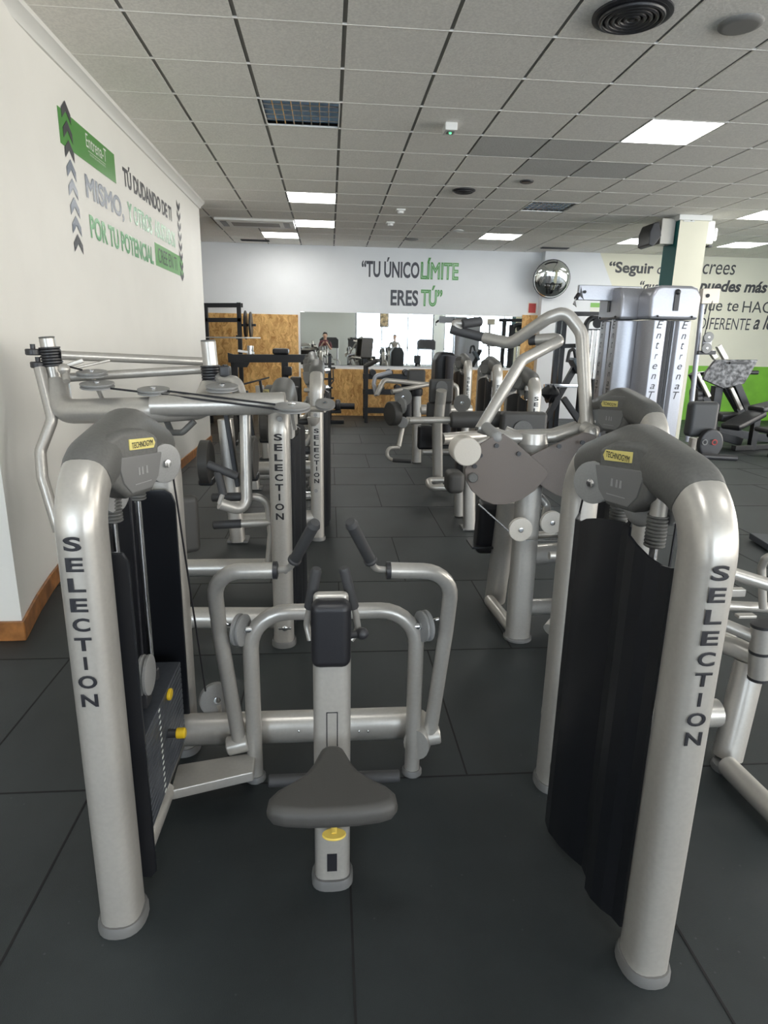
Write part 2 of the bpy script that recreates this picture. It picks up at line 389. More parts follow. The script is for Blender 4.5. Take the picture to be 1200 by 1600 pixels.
for n, (a, b) in enumerate(WINR):
    ld = bpy.data.lights.new('daylight_portal', 'AREA'); ld.shape = 'RECTANGLE'; ld.size = z1-z0; ld.size_y = b-a; ld.cycles.is_portal = True
    lo = bpy.data.objects.new('daylight_portal', ld); COL.objects.link(lo); lo.location = (RIGHT+.06, (a+b)/2, (z0+z1)/2); lo.rotation_euler = (0, math.radians(90), 0)

# pillar with one teal face
pl, pr_ = at(1050.6, 440, 8.75), at(1094.7, 440, 8.75); PX0, PX1, PY0, PY1 = pl.x, pr_.x, 8.75, 9.12
mb = MB(); mb.box(((PX0+PX1)/2, (PY0+PY1)/2, CEIL/2), (PX1-PX0, PY1-PY0, CEIL))
mb.bm.faces.ensure_lookup_table()
for f in mb.bm.faces:
    f.normal_update()
    if f.normal.x < -.9: f.material_index = 1
mb.box(((PX0+PX1)/2, (PY0+PY1)/2, CEIL-.035), (PX1-PX0+.06, PY1-PY0+.06, .07), .012, mi=2)
struct(mb, 'wall_pillar', [WALLC, TEAL, PLASTIC])

# ------------------------------------------------------------------ back wall panelling: particle board and mirror (flat things on the wall)
def slab(name, px0, py0, px1, py1, Y, t, m, bev=.003, z0=None):
    a, b = at(px0, py0, Y), at(px1, py1, Y); zb = b.z if z0 is None else z0
    mb = MB(); mb.box(((a.x+b.x)/2, Y-t/2+.0, (a.z+zb)/2), (abs(b.x-a.x), t, abs(a.z-zb)), bev); return mb.build(name, m, None, 12)
ZT = at(468, 487, BACK).z
tag(slab('particle_board', 250, 487, 468, 638, BACK-.001, .018, OSB, z0=0), 'tall orange particle board behind the squat rack, left of the mirror', 'wall panel')
tag(slab('particle_board', 470, 575.5, 640, 638, BACK-.001, .018, OSB, z0=0), 'low particle board under the left half of the mirror', 'wall panel')
tag(slab('particle_board', 641.5, 576.5, 803, 640, BACK-.001, .018, OSB, z0=0), 'low particle board under the right half of the mirror, behind the silver machines', 'wall panel')
tag(slab('particle_board', 816, 492, 846, 640, BACK-.001, .018, OSB, z0=0), 'narrow tall particle board right of the mirror under the fire sign', 'wall panel')
_m = slab('wall_mirror', 469, 487, 811, 575, BACK-.001, .012, MIRROR, .002)
tag(_m, 'long wall mirror on the back wall between the particle boards', 'mirror')

# ================================================================== CEILING FITTINGS
GRILLE = mat('grey_grille', (.24, .235, .225), .6, noise=.2, nscale=900)
def tile_c(i, j): return GX+TILE*i, GY+TILE*j
WHERE = {(4.5, 2.5): 'bright square ceiling light at right, nearest to the camera of the lit ones', (-.5, 7.5): 'lit ceiling light above the left machine row, nearest of the three in that column',
 (-.5, 10.5): 'lit ceiling light in the left column, second beyond the blue louvre', (-1.5, 12.5): 'lit ceiling light just right of the ceiling air conditioner, nearest the back wall',
 (4.5, 11.5): 'lit ceiling light near the back wall, above and left of the convex mirror', (8.5, 11.5): 'lit ceiling light left of the monitor on the pillar',
 (9.5, 7.5): 'lit ceiling light right of the pillar top', (11.5, 11.5): 'lit ceiling light at the right edge, beyond the pillar',
 (4.5, -6.5): 'lit ceiling light behind the camera, above the front machines', (-.5, -6.5): 'lit ceiling light behind the camera at left', (9.5, -6.5): 'lit ceiling light behind the camera at right',
 (-.5, -13.5): 'lit ceiling light near the front windows at left', (8.5, -13.5): 'lit ceiling light near the front windows at right'}
for (i, j) in LIGHTS['led']:
    x, y = tile_c(i, j); t = thing('ceiling_light', (x, y, CEIL), WHERE[(i, j)], 'ceiling light', 'lit ceiling panels')
    f = MB(); w_ = .287
    for sx, sy, lx, ly in ((0, 1, .6, .016), (0, -1, .6, .016), (1, 0, .016, .57), (-1, 0, .016, .57)): f.box((x+sx*.292, y+sy*.292, CEIL+.004), (lx-.01, ly, .014), .002)
    f.build('frame', PLASTIC, t)
    f = MB(); f.box((x, y, CEIL+.007), (.568, .568, .006)); f.build('diffuser', LED, t)
for (i, j), lab in zip(LIGHTS['louvre'], ('unlit square louvre light with painted bluish reflections above the left aisle', 'unlit square louvre light in the middle of the ceiling')):
    x, y = tile_c(i, j); t = thing('louvre_light', (x, y, CEIL), lab, 'ceiling light', 'unlit louvre lights')
    f = MB()
    for sx, sy, lx, ly in ((0, 1, .6, .02), (0, -1, .6, .02), (1, 0, .02, .56), (-1, 0, .02, .56)): f.box((x+sx*.29, y+sy*.29, CEIL+.004), (lx-.01, ly, .014), .002)
    f.build('frame', PLASTIC, t)
    f = MB(); f.box((x, y, CEIL+.034), (.57, .57, .004)); f.build('reflector', LOUV, t)
    f = MB()
    for k in range(1, 8):
        xx = x-.28+.07*k
        f.prism([(xx-.004, y-.28, CEIL+.004), (xx+.004, y-.28, CEIL+.004), (xx, y-.28, CEIL+.018)], (0, .56, 0))
    f.build('lamella', CHROME, t)
    for k in range(1, 5):
        f = MB(); f.box((x, y-.28+.112*k, CEIL+.010), (.565, .004, .010)); f.build('blade', GRILLE, t)

def ring_diffuser(px, py, R, lab):
    c = flz(px, py, CEIL); t = thing('air_diffuser', c, lab, 'air vent')
    f = MB(); f.lathe(c+V((0, 0, -.014)), (0, 0, 1), [(0, R*.93), (.003, R), (.013, R)], 40); f.build('rim', DARKP, t)
    f = MB(); f.lathe(c+V((0, 0, -.0165)), (0, 0, 1), [(0, R*.9), (.002, R*.9)], 40); f.build('backing', INK, t)
    for k in range(1, 6):
        r = R*(.9-.15*k+.02); g = MB(); g.tube([c+V((r*math.cos(a), r*math.sin(a), -.021)) for a in [2*math.pi*q/40 for q in range(41)]], .011*R/.2, n=8); g.build('ring', DARKP, t)
    g = MB(); g.sphere(c+V((0, 0, -.021)), R*.1, (1, 1, .5)); g.build('hub', DARKP, t)
ring_diffuser(988, 22, .205, 'large black round ring vent in the near ceiling')
ring_diffuser(725, 297, .13, 'smaller dark round ring vent in the middle of the ceiling')
def disc_fit(px, py, R, h, m, lab, cat, name):
    c = flz(px, py, CEIL); f = MB(); f.lathe(c+V((0, 0, -h)), (0, 0, 1), [(0, R*.72), (h*.3, R*.93), (h*.8, R), (h, R)], 32); return tag(f.build(name, m), lab, cat)
disc_fit(1157, 37, .115, .02, GRILLE, 'round grey ceiling speaker at the top right', 'speaker', 'ceiling_speaker')
disc_fit(823, 283, .075, .02, DARKP, 'small dark round ceiling speaker right of the ring vent', 'speaker', 'ceiling_speaker')
disc_fit(643, 373, .12, .02, GRILLE, 'grey round ceiling vent close to the back wall', 'air vent', 'round_vent')
disc_fit(716, 360, .09, .015, PLASTIC, 'pale round ceiling cover near the back, right of the small sensors', 'ceiling cover', 'round_cover')
for (px, py, lab) in ((626, 327, 'small white ceiling sensor, the nearer of the two'), (610, 347, 'small white ceiling sensor, the farther of the two')):
    c = flz(px, py, CEIL); t = thing('ceiling_sensor', c, lab, 'sensor'); f = MB(); f.box(c+V((0, 0, -.012)), (.12, .12, .024), .01); f.build('base', PLASTIC, t)
    f = MB(); f.lathe(c+V((0, 0, -.06)), (0, 0, 1), [(0, .02), (.01, .04), (.036, .045)]); f.build('dome', PLASTIC, t)
c = flz(703, 195, CEIL); t = thing('emergency_light', c, 'small white emergency light with a green lamp on the ceiling', 'emergency light')
f = MB(); f.box(c+V((0, 0, -.03)), (.10, .16, .06), .01); f.build('housing', PLASTIC, t)
f = MB(); f.box(c+V((0, -.02, -.062)), (.06, .07, .008), .003); f.build('lens', mat('smoked_lens', (.08, .1, .09), .2), t)
f = MB(); f.sphere(c+V((0, -.03, -.065)), .012); f.build('lamp', LEDG, t)
c = flz(400, 347, CEIL); t = thing('ceiling_air_conditioner', c, 'white cassette air conditioner set in the ceiling at left', 'air conditioner')
f = MB(); f.box(c+V((0, 0, -.018)), (1.15, .62, .036), .012); f.build('panel', PLASTIC, t)
f = MB(); f.box(c+V((0, 0, -.037)), (.7, .30, .006), .002); f.build('grille', GRILLE, t)
for sx in (-1, 1):
    f = MB(); f.box(c+V((sx*.46, 0, -.037)), (.09, .42, .006), .003); f.build('air_slot', DARKP, t)
for (px, py, lab) in ((400, 377, 'narrow dark slot vent by the back wall at left'), (867, 387, 'narrow dark slot vent by the back wall at right')):
    c = flz(px, py, CEIL); c.y = min(c.y, 12.25); f = MB(); f.box(c+V((0, 0, -.006)), (.5, .14, .012), .003)
    for k in range(4): f.box(c+V((0, -.045+.03*k, -.014)), (.48, .008, .008))
    tag(f.build('slot_vent', DARKP), lab, 'air vent')

# ================================================================== WALL GRAPHICS
XW = LEFT+.0015
def wl(px, py): p = atx(px, py, XW); return p.y, p.z
KD = LEFT/-1.6
def zk(z): return EYE+(z-EYE)*KD
def wq(mb, y0, z0, y1, z1_, x=XW, mi=0, t=.001):
    y0, y1, z0, z1_ = y0*KD, y1*KD, zk(z0), zk(z1_); mb.box((x+t/2, (y0+y1)/2, (z0+z1_)/2), (t, abs(y1-y0), abs(z1_-z0)), mi=mi)
t = thing('wall_decal', (XW, 6.0, 2.04), 'motivational vinyl lettering with green banner and chevrons on the white left wall', 'wall decal')
f = MB(); wq(f, 4.39, 2.535, 5.42, 2.735); f.build('banner', GREEN, t)
R_, U_ = V((0, 1, 0)), V((0, 0, 1))
def wt(name, s, m, y0, z0, y1, z1_, fat=.02, x=XW, shear=0, space=1.0):
    y0, y1, z0, z1_ = y0*KD, y1*KD, zk(z0), zk(z1_); f = MB(); f.text(s, (x, y0, z0), R_*(y1-y0), U_*(z1_-z0), 0, fat, shear, .0012, space=space); return f.build(name, m, t)
wt('brand_lettering', 'Entrena-T', WHITEV, 4.83, 2.632, 5.23, 2.715, 0, XW+.0012)
wt('brand_tagline', 'CENTRO DE ENTRENAMIENTO', WHITEV, 4.88, 2.592, 5.20, 2.604, 0, XW+.0012)
f = MB(); wq(f, 4.86, 2.613, 5.2, 2.616, XW+.0012); f.build('brand_rule', WHITEV, t)
wt('lettering_line', 'TÚ DUDANDO DE TI', INK2, 5.61, 2.565, 7.19, 2.735, .034)
wt('lettering_line', 'MISMO,', BLUEG, 4.75, 2.285, 5.56, 2.455, .034)
wt('lettering_line', 'Y OTROS', mat('sage_vinyl', (.22, .50, .30), .22), 5.66, 2.318, 6.38, 2.465, .034)
wt('lettering_line', 'ASUSTADOS', GREENP, 6.47, 2.325, 7.28, 2.475, .034)
wt('lettering_line', 'POR TU POTENCIAL', GREEN2, 4.765, 2.062, 6.36, 2.21, .034)
f = MB(); wq(f, 6.435, 2.068, 7.58, 2.268); f.build('banner', mat('light_banner_vinyl', (.13, .40, .10), .3), t)
wt('lettering_line', 'CREE EN TI', INK2, 6.53, 2.105, 7.30, 2.235, .0, XW+.0012)
def chevron(y, z, w_, h, sgn, m):
    y, z = y*KD, zk(z); f = MB(); a = h*.42; x = XW+.0024
    pl = [(x, y-w_, z-sgn*a*1.35), (x, y, z), (x, y+w_, z-sgn*a*1.35), (x, y+w_, z-sgn*(a*1.35+h*.55)), (x, y, z-sgn*h*.55), (x, y-w_, z-sgn*(a*1.35+h*.55))]
    f.prism(pl, (.0008, 0, 0)); return f.build('chevron', m, t)
for k in range(8): chevron(4.515, 2.80-.1075*k, .075, .105, 1, (INK2, INK2, INK2, BLUEG, BLUEG, BLUEG, BLUEG, INK2)[k])
for k in range(8): chevron(7.52, 2.72-.1*k, .075, .095, -1, INK2)

def back_text(t, mb_name, s, m, box, Y, fat=.0, shear=0.0, off=0.0, space=1.0, outline=False):
    (x0, y0, x1, y1) = box; a = at(x0, y1, Y-.002-off); b = at(x1, y1, Y-.002-off); c = at(x0, y0, Y-.002-off)
    f = MB(); f.text(s, (a.x, Y-.002-off, (a.z+b.z)/2), (b.x-a.x, 0, 0), (0, 0, c.z-a.z), 0, fat, shear, .001, space=space, outline=outline); return f.build(mb_name, m, t)
t = thing('wall_decal', at(640, 440, BACK-.002), 'black and green slogan lettering high on the back wall above the mirror', 'wall decal')
back_text(t, 'lettering_line', '“TU ÚNICO', INK2, (565, 402, 655, 434), BACK, .028)
back_text(t, 'lettering_line', 'ERES', INK2, (610, 453, 653, 478), BACK, .028)
back_text(t, 'lettering_outline', 'LÍMITE', GREEN, (657, 403, 716, 437), BACK, .034, 0, .003, outline=True)
back_text(t, 'lettering_line', 'LÍMITE', GREENL, (659, 405.5, 714.5, 435.5), BACK, .004, 0, .0015)
back_text(t, 'lettering_outline', 'TÚ”', GREEN, (657, 446, 690.5, 479), BACK, .034, 0, .003, outline=True)
back_text(t, 'lettering_line', 'TÚ”', GREENL, (658.5, 448, 689, 477.5), BACK, .004, 0, .0015)
t = thing('wall_decal', at(1080, 460, RW-.002), 'grey four line quotation on the cream part of the back wall behind the pillar', 'wall decal')
GRYL = mat('grey_lettering', (.055, .055, .055), .5)
back_text(t, 'lettering_line', '“Seguir', GRYL, (950, 409, 1020, 432), RW, .03)
back_text(t, 'lettering_line', 'cuando', GRYL, (1026, 413, 1088, 429), RW, 0, .15)
back_text(t, 'lettering_line', 'crees', GRYL, (1097, 413, 1148, 429), RW, 0, .15)
back_text(t, 'lettering_line', '“que no', GRYL, (998, 439, 1050, 460), RW, .03, .2)
back_text(t, 'lettering_line', 'puedes más', GRYL, (1090, 438, 1197, 462), RW, .035, .2)
back_text(t, 'lettering_line', 'es lo que te', GRYL, (1042, 467, 1152, 491), RW, .006, .1)
back_text(t, 'lettering_line', 'HACE', GRYL, (1159, 471, 1216, 489), RW, .0)
back_text(t, 'lettering_line', 'DIFERENTE', GRYL, (1091, 497, 1171, 515), RW, .0, .08)
back_text(t, 'lettering_line', 'a los demás', GRYL, (1176, 493, 1275, 516), RW, .02, .3)

# fittings on the back wall
t = thing('wall_poster', (2.6, REAR+.03, 2.1), 'brown framed poster hung in the front window, seen in the mirror', 'poster')
f = MB(); f.box((2.6, REAR+.03, 2.42), (.44, .02, .66), .004); f.build('frame', DARKP, t)
f = MB(); f.box((2.6, REAR+.042, 2.42), (.36, .008, .58)); f.build('print', mat('brown_print', (.3, .22, .12), .6, noise=.7, nscale=6), t)
c = at(862, 436, RW-.16); t = thing('convex_mirror', c, 'round convex safety mirror with a black rim high on the back wall', 'mirror')
ax = V((-.12, -1, -.18)).normalized(); R = .345
f = MB(); f.lathe(c-ax*.03, ax, [(0, R*.9), (.01, R), (.03, R), (.036, R*.96)], 44); f.build('rim', DARKP, t)
f = MB(); f.lathe(c, ax, [(0.005, R*.965)]+[(.005+.10*math.sin(a), R*.96*math.cos(a)) for a in [k*math.pi/2/12 for k in range(1, 13)]], 48); f.build('mirror_dome', MIRROR, t, 80)
f = MB(); f.cyl(c-ax*.03, V((c.x, RW, c.z)), .02); f.build('bracket', DARKP, t)
t = thing('fire_sign', at(831, 481, BACK), 'small red and white fire notice on the wall above the narrow particle board', 'sign')
slab('plate', 825, 472, 838, 491, BACK-.001, .004, PAPER).parent = t
for ob in t.children: ob.location -= t.location
_p = slab('red_print', 826.5, 474, 836.5, 489, BACK-.006, .001, REDP); _p.parent = t; _p.location -= t.location
t = thing('price_poster', at(942, 478, RW), 'green and white poster behind the silver cable tower arm', 'poster')
for nm, b_, m_ in (('sheet', (923, 473, 962, 491), PAPER), ('green_band', (923, 473, 962, 481), mat('leaf_green_print', (.25, .5, .12), .5))):
    _p = slab(nm, *b_, RW-(.001 if nm == 'sheet' else .004), .002, m_); _p.parent = t; _p.location -= t.location
# monitor, speaker and sign on the pillar
t = thing('wall_monitor', (PX0, 8.93, 2.7), 'black monitor on a silver bracket box on the teal side of the pillar', 'monitor')
a, b = at(1036, 342, 8.9), at(1057, 383, 8.9)
f = MB(); f.box(((a.x+PX0)/2-.02, 8.95, (a.z+b.z)/2), (PX0-a.x+.03, .22, a.z-b.z), .01); f.build('bracket_box', mat('aluminium_box', (.55, .52, .46), .4, .2), t)
f = MB(); q = [(1031, 346), (1022, 348), (1016, 362), (1014, 382), (1020, 385), (1026, 380), (1034, 368)]
f.prism([at(x, y, 8.8) for x, y in q], (0, .34, 0), .015); f.build('screen_housing', DARKP, t)
t = thing('wall_speaker', (PX1, 8.93, 2.7), 'white speaker box on the right side of the pillar', 'speaker')
a, b = at(1101, 345, 8.9), at(1119, 383, 8.9)
f = MB(); f.box((PX1+.08, 8.95, (a.z+b.z)/2), (.16, .2, a.z-b.z), .02); f.build('cabinet', PLASTIC, t)
f = MB(); f.box((PX1+.19, 8.95, (a.z+b.z)/2-.02), (.07, .16, (a.z-b.z)*.6), .03); f.build('horn', PLASTIC, t)
f = MB(); f.box((PX1+.16, 8.95, b.z-.01), (.05, .08, .03), .005); f.build('clip', DARKP, t)
t = thing('exit_sign', at(1077, 342, 8.73), 'small white pictogram sign at the top of the pillar', 'sign')
a, b = at(1069, 337, 8.745), at(1085, 347, 8.745)
f = MB(); f.box(((a.x+b.x)/2, 8.742, (a.z+b.z)/2), (b.x-a.x, .012, a.z-b.z), .003); f.build('plate', PLASTIC, t)
f = MB(); f.box((a.x+.05, 8.735, (a.z+b.z)/2), (.035, .002, .012)); f.box((a.x+.105, 8.735, (a.z+b.z)/2), (.022, .002, .05)); f.build('pictogram', INK, t)

# ================================================================== WEIGHT TOWER shared by the silver machines
PA, PB, TL, ZT_ = .048, .054, .70, 1.165            # post half width, half depth, tower length, centre height of the arch
def frame_path(L, zt): return fillet([(0, 0, .012), (0, 0, zt-.03), (0, L*.5, zt+.02), (0, L, zt-.085), (0, L, .012)], .135, 12)
def add_tower(t, side=1, covers=(), L=TL, zt=ZT_, zlet=0.0, near=True, stack=True, hood=True, letters=True):
    """silver arch with rubber cap, hood, pulleys, rods and stack as parts of machine t; the front post stands at t"""
    O = V(t.location)
    W = lambda x, y, z: O+V((x, y, z))
    P = [O+p for p in frame_path(L, zt)]
    f = MB(); f.tube(P, PA, n=24 if near else 16, b=PB, ref=(1, 0, 0), ex=2.7); f.tube([W(0, 0, .10), W(0, L, .10)], .03, n=14, b=.04, ref=(1, 0, 0), ex=2.6); fr = f.build('tower_frame', SILVER, t)
    for y in (0, L):
        f = MB(); f.tube([W(0, y, 0), W(0, y, .014), W(0, y, .026)], PA*1.22, n=24, b=PB*1.2, ref=(1, 0, 0), ex=2.3, rs=[1, 1, .93]); f.build('foot_plate', LABELG, t)
    # cap over the arch
    acc = [0]
    for i in range(1, len(P)): acc.append(acc[-1]+(P[i]-P[i-1]).length)
    s0 = acc[1]+.125; s1 = acc[-2]-.13; pts = []
    for k in range(33):
        s = s0+(s1-s0)*k/32
        i = max(j for j in range(len(acc)-1) if acc[j] <= s); fr_ = (s-acc[i])/max(1e-6, acc[i+1]-acc[i]); pts.append(P[i].lerp(P[i+1], fr_))
    rs = [1.0, 1.05]+[1.07+.05*math.sin(math.pi*k/28) for k in range(29)]+[1.05, 1.0]
    f = MB(); f.tube(pts, PA*1.04, n=24 if near else 16, b=PB*1.04, ref=(1, 0, 0), ex=2.4, rs=rs); cap = f.build('tower_cap', RUBBER, t)
    s = side
    if hood:
        yh, th = L*.46, .105
        hs = -.125 if s > 0 else -.035
        th = math.radians(22); yc_ = .305+hs
        def HW(x, y, z):
            dy = (y-yc_*L/.7); x += .022; return W(s*(x*math.cos(th)+dy*math.sin(th)), yc_*L/.7-x*math.sin(th)*.6+dy*math.cos(th), z)
        HR = V((s*math.cos(th), -math.sin(th)*.6, 0))
        prof = [(.20, zt+.03), (.28, zt+.05), (.36, zt+.045), (.41, zt+.02), (.40, zt-.075), (.37, zt-.11), (.285, zt-.11), (.235, zt-.07)]
        prof = [(a+hs, b) for a, b in prof]
        f = MB(); f.prism([HW(-.015, y*L/.7, z) for y, z in prof], HR*.065, .014, 3); hd = f.build('hood', RUBBER, t, 50)
        xf = s*.0985
        f = MB(); f.prism([HW(.047, (y+hs)*L/.7, z) for y, z in [(.25, zt-.008), (.41, zt-.018), (.39, zt-.075), (.365, zt-.098), (.29, zt-.098), (.265, zt-.07)]], HR*.0065, .003); f.build('instruction_plate', LABELG, hd)
        if near:
            R_, U_ = (V((0, 1, 0)), V((0, 0, 1))) if s < 0 else (V((0, -1, 0)), V((0, 0, 1)))
            if s > 0: R_ = V((0, 1, 0))
            f = MB(); f.prism([HW(.048, (y+hs)*L/.7, z) for y, z in [(.295, zt+.003), (.38, zt-.003), (.387, zt+.009), (.38, zt+.022), (.295, zt+.028)]], HR*.005, .001); f.build('badge', YELLOW2, hd)
            f = MB(); a0 = HW(.0535, ((.30 if s > 0 else .376)+hs)*L/.7, zt+.006); rr = HW(.0535, ((.376 if s > 0 else .30)+hs)*L/.7, zt+.004)-a0
            f.text('TECHNOGYM', a0, rr, V((0, 0, .014)), 0, .01, 0, .0006); f.build('badge_lettering', INK, hd)
            f = MB(); zz = zt-.05
            for q_ in (.318, .33, .346): f.prism([HW(.0538, (q_+hs)*L/.7+a, zz+b) for a, b in ((-.0035, -.009), (.0035, -.009), (.0025, .009), (-.0025, .009))], HR*.0008)
            f.prism([HW(.0538, (y+hs)*L/.7, zz-.03+b) for y, b in ((.30, 0), (.36, 0), (.36, .002), (.30, .002))], HR*.0008)
            f.build('pictogram', PULLEY, hd)
        f = MB(); f.pulley(W(s*.055, .465*L/.7, zt-.085), (s*.82, -.57, 0), .055, .03, 36); pl = f.build('pulley', PULLEY, t)
        f = MB(); f.lathe(W(s*.055, .465*L/.7, zt-.085)-V((s*.82, -.57, 0)).normalized()*.0225, (s*.82, -.57, 0), [(0, .004), (.001, .011), (.003, .011), (.0031, .005), (.042, .005), (.0421, .011), (.044, .011), (.045, .004)], 14); f.build('axle', CHROME, pl)
        f = MB(); f.cyl(W(-.01, .475*L/.7, zt-.085), W(s*.06, .475*L/.7, zt-.085), .014); f.box(W(0, .5*L/.7, zt-.05), (.02, .05, .09)); f.build('pulley_bracket', DARKP, t)
        f = MB(); f.pulley(W(s*.0, (.33+hs)*L/.7, zt-.105), (s*.9, -.3, 0), .052, .028, 36); f.build('pulley', PULLEY, t)
        f = MB(); f.pulley(W(-s*.03, .22*L/.7, zt-.085), (1, 0, 0), .05, .024, 36); f.build('pulley', PULLEY, t)
    ys = (.205*L/.7, .41*L/.7)
    for y, zs in zip(ys, (1.055, 1.06)):
        f = MB(); f.cyl(W(-.005, y, .16), W(-.005, y, 1.1), .0095, 14); f.build('guide_rod', CHROME, t)
        f = MB(); f.cyl(W(-.005, y, zs), W(-.005, y, zt-.03), .019, 18); sl = f.build('rod_sleeve', SILVER, t)
        f = MB(); pr = []
        for k in range(9): pr += [(k*.0085, .0195), (k*.0085+.003, .0235), (k*.0085+.006, .0235)]
        f.lathe(W(-.005, y, zs-.072), (0, 0, 1), pr, 18); f.build('spring_boot', RUBBER, sl)
    if stack:
        n = 15
        if near and not covers:
            for k in range(n):
                f = MB(); f.box(W(0, .305, .165+.0185*k), (.10, .44, .0165), .002, 1); f.build('weight_plate', STACKG, t)
        else:
            f = MB()
            for k in range(n): f.box(W(0, .305*L/.7, .165+.0185*k), (.09, .42*L/.7, .0165))
            f.build('weight_stack', STACKG, t)
        if near and not covers:
            f = MB(); f.pulley(W(.02*s, .27, .53), (1, 0, 0), .055, .03, 32); f.pulley(W(-.015*s, .25, .53), (1, 0, 0), .055, .02, 32); f.build('lift_pulley', PULLEY, t)
            f = MB(); f.box(W(0, .27, .475), (.05, .05, .07), .004); f.cyl(W(0, .27, .3), W(0, .27, .47), .012); f.build('lift_stem', DARKP, t)
            for y in ys:
                f = MB(); f.lathe(W(-.005, y, .44), (0, 0, 1), [(0, .02), (.03, .02), (.034, .016)], 16); f.build('rod_bush', DARKP, t)
            f = MB(); f.cyl(W(s*.05, .33, .305), W(s*.075, .33, .305), .013, 16); pin = f.build('selector_pin', DARKP, t)
            f = MB(); f.cyl(W(s*.073, .33, .305), W(s*.10, .33, .305), .0155, 20, bev=.003); f.build('pin_knob', YELLOW, pin)
            f = MB(); f.prism([W(s*.05, .36+.021*math.cos(a), .415+.016*math.sin(a)) for a in [2*math.pi*k/18 for k in range(18)]], (s*.010, 0, 0), .003); f.cyl(W(s*.03, .36, .415), W(s*.052, .36, .415), .006, 10); f.build('release_tab', YELLOW, t)
            f = MB()
            for k in range(n): f.box(W(s*.0507, .26, .166+.0185*k), (.0012, .014, .006))
            f.build('number_strip', WHITEV, t)
    f = MB(); f.tube([W(s*.01, .30, 1.09), W(s*.01, .285, .5)], .0035, n=6); f.tube([W(-s*.03, .17, 1.08), W(-s*.03, .19, .45)], .0035, n=6); f.build('cable', INK, t)
    for cs in covers:
        ys_ = [.035, .075, .11, .155, .20, .25, .30, .355, .41, .455, .49, .555, .645]
        zt_ = [.99, .985, .995, 1.01, 1.02, 1.026, 1.027, 1.022, 1.011, 1.0, .985, .977, .975]
        xo = [.052, .058, .074, .084, .084, .064, .060, .078, .09, .094, .098, .09, .052]
        f = MB(); bm = f.bm; prev = None
        for y, z, x in zip(ys_, zt_, xo):
            zb = .085-.07*(y/.645); y = y*L/.7*.87
            c = [bm.verts.new(W(cs*x, y, zb)), bm.verts.new(W(cs*x, y, z-.0+(zt-ZT_))), bm.verts.new(W(cs*(x-.006), y, z+(zt-ZT_))), bm.verts.new(W(cs*(x-.006), y, zb))]
            if prev:
                for a in range(4): bm.faces.new((prev[a], c[a], c[(a+1) % 4], prev[(a+1) % 4]))
            else: bm.faces.new(c)
            prev = c
        bm.faces.new(prev); bmesh.ops.recalc_face_normals(bm, faces=bm.faces); f.build('cover_panel', BLACK, t, 14)
    if letters:
        f = MB()
        def onpost(p):
            return V((p.x, O.y-PB-.0008, p.z))
        zs = 1.03+zlet; pitch = (1.03-.615)/9.25
        for k, ch in enumerate('SELECTION'):
            ww = .0075 if ch == 'I' else .040 if ch == 'O' else .036
            z = zs-pitch*(k+.8)
            f.text(ch, W(-ww/2-.002, -PB-.001, z), V((ww, 0, 0)), V((0, 0, .031)), 0, .03, 0, .0, proj=onpost)
        for v in f.bm.verts: pass
        f.build('lettering', INK, t)
    return fr
def strut(t, name, pts, r, m=None, fil=.0, **k):
    f = MB(); f.tube(pts, r, fil, **k); return f.build(name, m or SILVER, t)
def disc(t, name, c, ax, r, m=None, th=.024):
    f = MB(); f.pulley(c, ax, r, th, 32); p = f.build(name, m or PULLEY, t)
    a = V(ax).normalized(); g = MB(); g.lathe(V(c)-a*(th/2+.005), a, [(0, r*.1), (.001, r*.2), (th+.009, r*.2), (th+.01, r*.1)], 14); g.build('axle', CHROME, p); return p

# ------------------------------------------------------------------ front left: row machine
M1 = thing('row_machine', (-.522, 1.335, 0), 'seated row machine with saddle seat, chest pad and open weight stack in the left foreground', 'exercise machine')
add_tower(M1, 1)
O1 = V(M1.location)
W1 = lambda x, y, z: O1+V((x, y, z))
# black shrouds of the open stack
f = MB(); f.box(W1(-.062, .33, .53), (.006, .56, .88), .002); f.build('side_shroud', BLACK, M1)
f = MB(); q = [(-.105, .10), (.045, .10), (.045, .925), (.035, .955), (.015, .967), (-.075, .967), (-.095, .955), (-.105, .925)]
f.prism([W1(x, .615, z) for x, z in q], (0, .012, 0), .003); f.build('rear_shroud', BLACK, M1)
f = MB(); q = [(-.055, .075), (.055, .055), (.068, .075), (.068, .93), (.055, .95), (-.055, .95)]
f.prism([W1(x, .062, z) for x, z in q], (0, .012, 0), .003); f.build('front_shroud', BLACK, M1)
# rear beam, inner U frame, side plate
yb = 1.945
strut(M1, 'rear_beam', [(-.50, yb, .13), (.335, yb, .13), (.285, 1.83, .12)], .058, fil=.10, n=20, b=.044, ref=(0, 0, 1))
for px in (561, 575, 467): f = MB(); f.sphere(at(px, 1142, yb-.045), .005); f.build('beam_bolt', CHROME, M1)
ul, ur = flz(401, 1208), flz(642, 1200); yu = 1.85
zu = at(520, 955, yu).z
strut(M1, 'u_frame', [(ul.x, yu, .01), (ul.x, yu, zu), (ur.x, yu, zu), (ur.x, yu, .01)], .0255, fil=.12, n=20)
for u in (ul, ur):
    f = MB(); f.lathe((u.x, yu, 0), (0, 0, 1), [(0, .034), (.012, .034), (.02, .029)], 24); f.build('foot_plate', LABELG, M1)
pl_ = [flz(266, 1236, .10), flz(396, 1206, .10), flz(400, 1174, .10), flz(278, 1194, .10)]
f = MB(); f.prism(pl_, (0, 0, -.035), .006); f.build('side_plate', SILVER, M1)
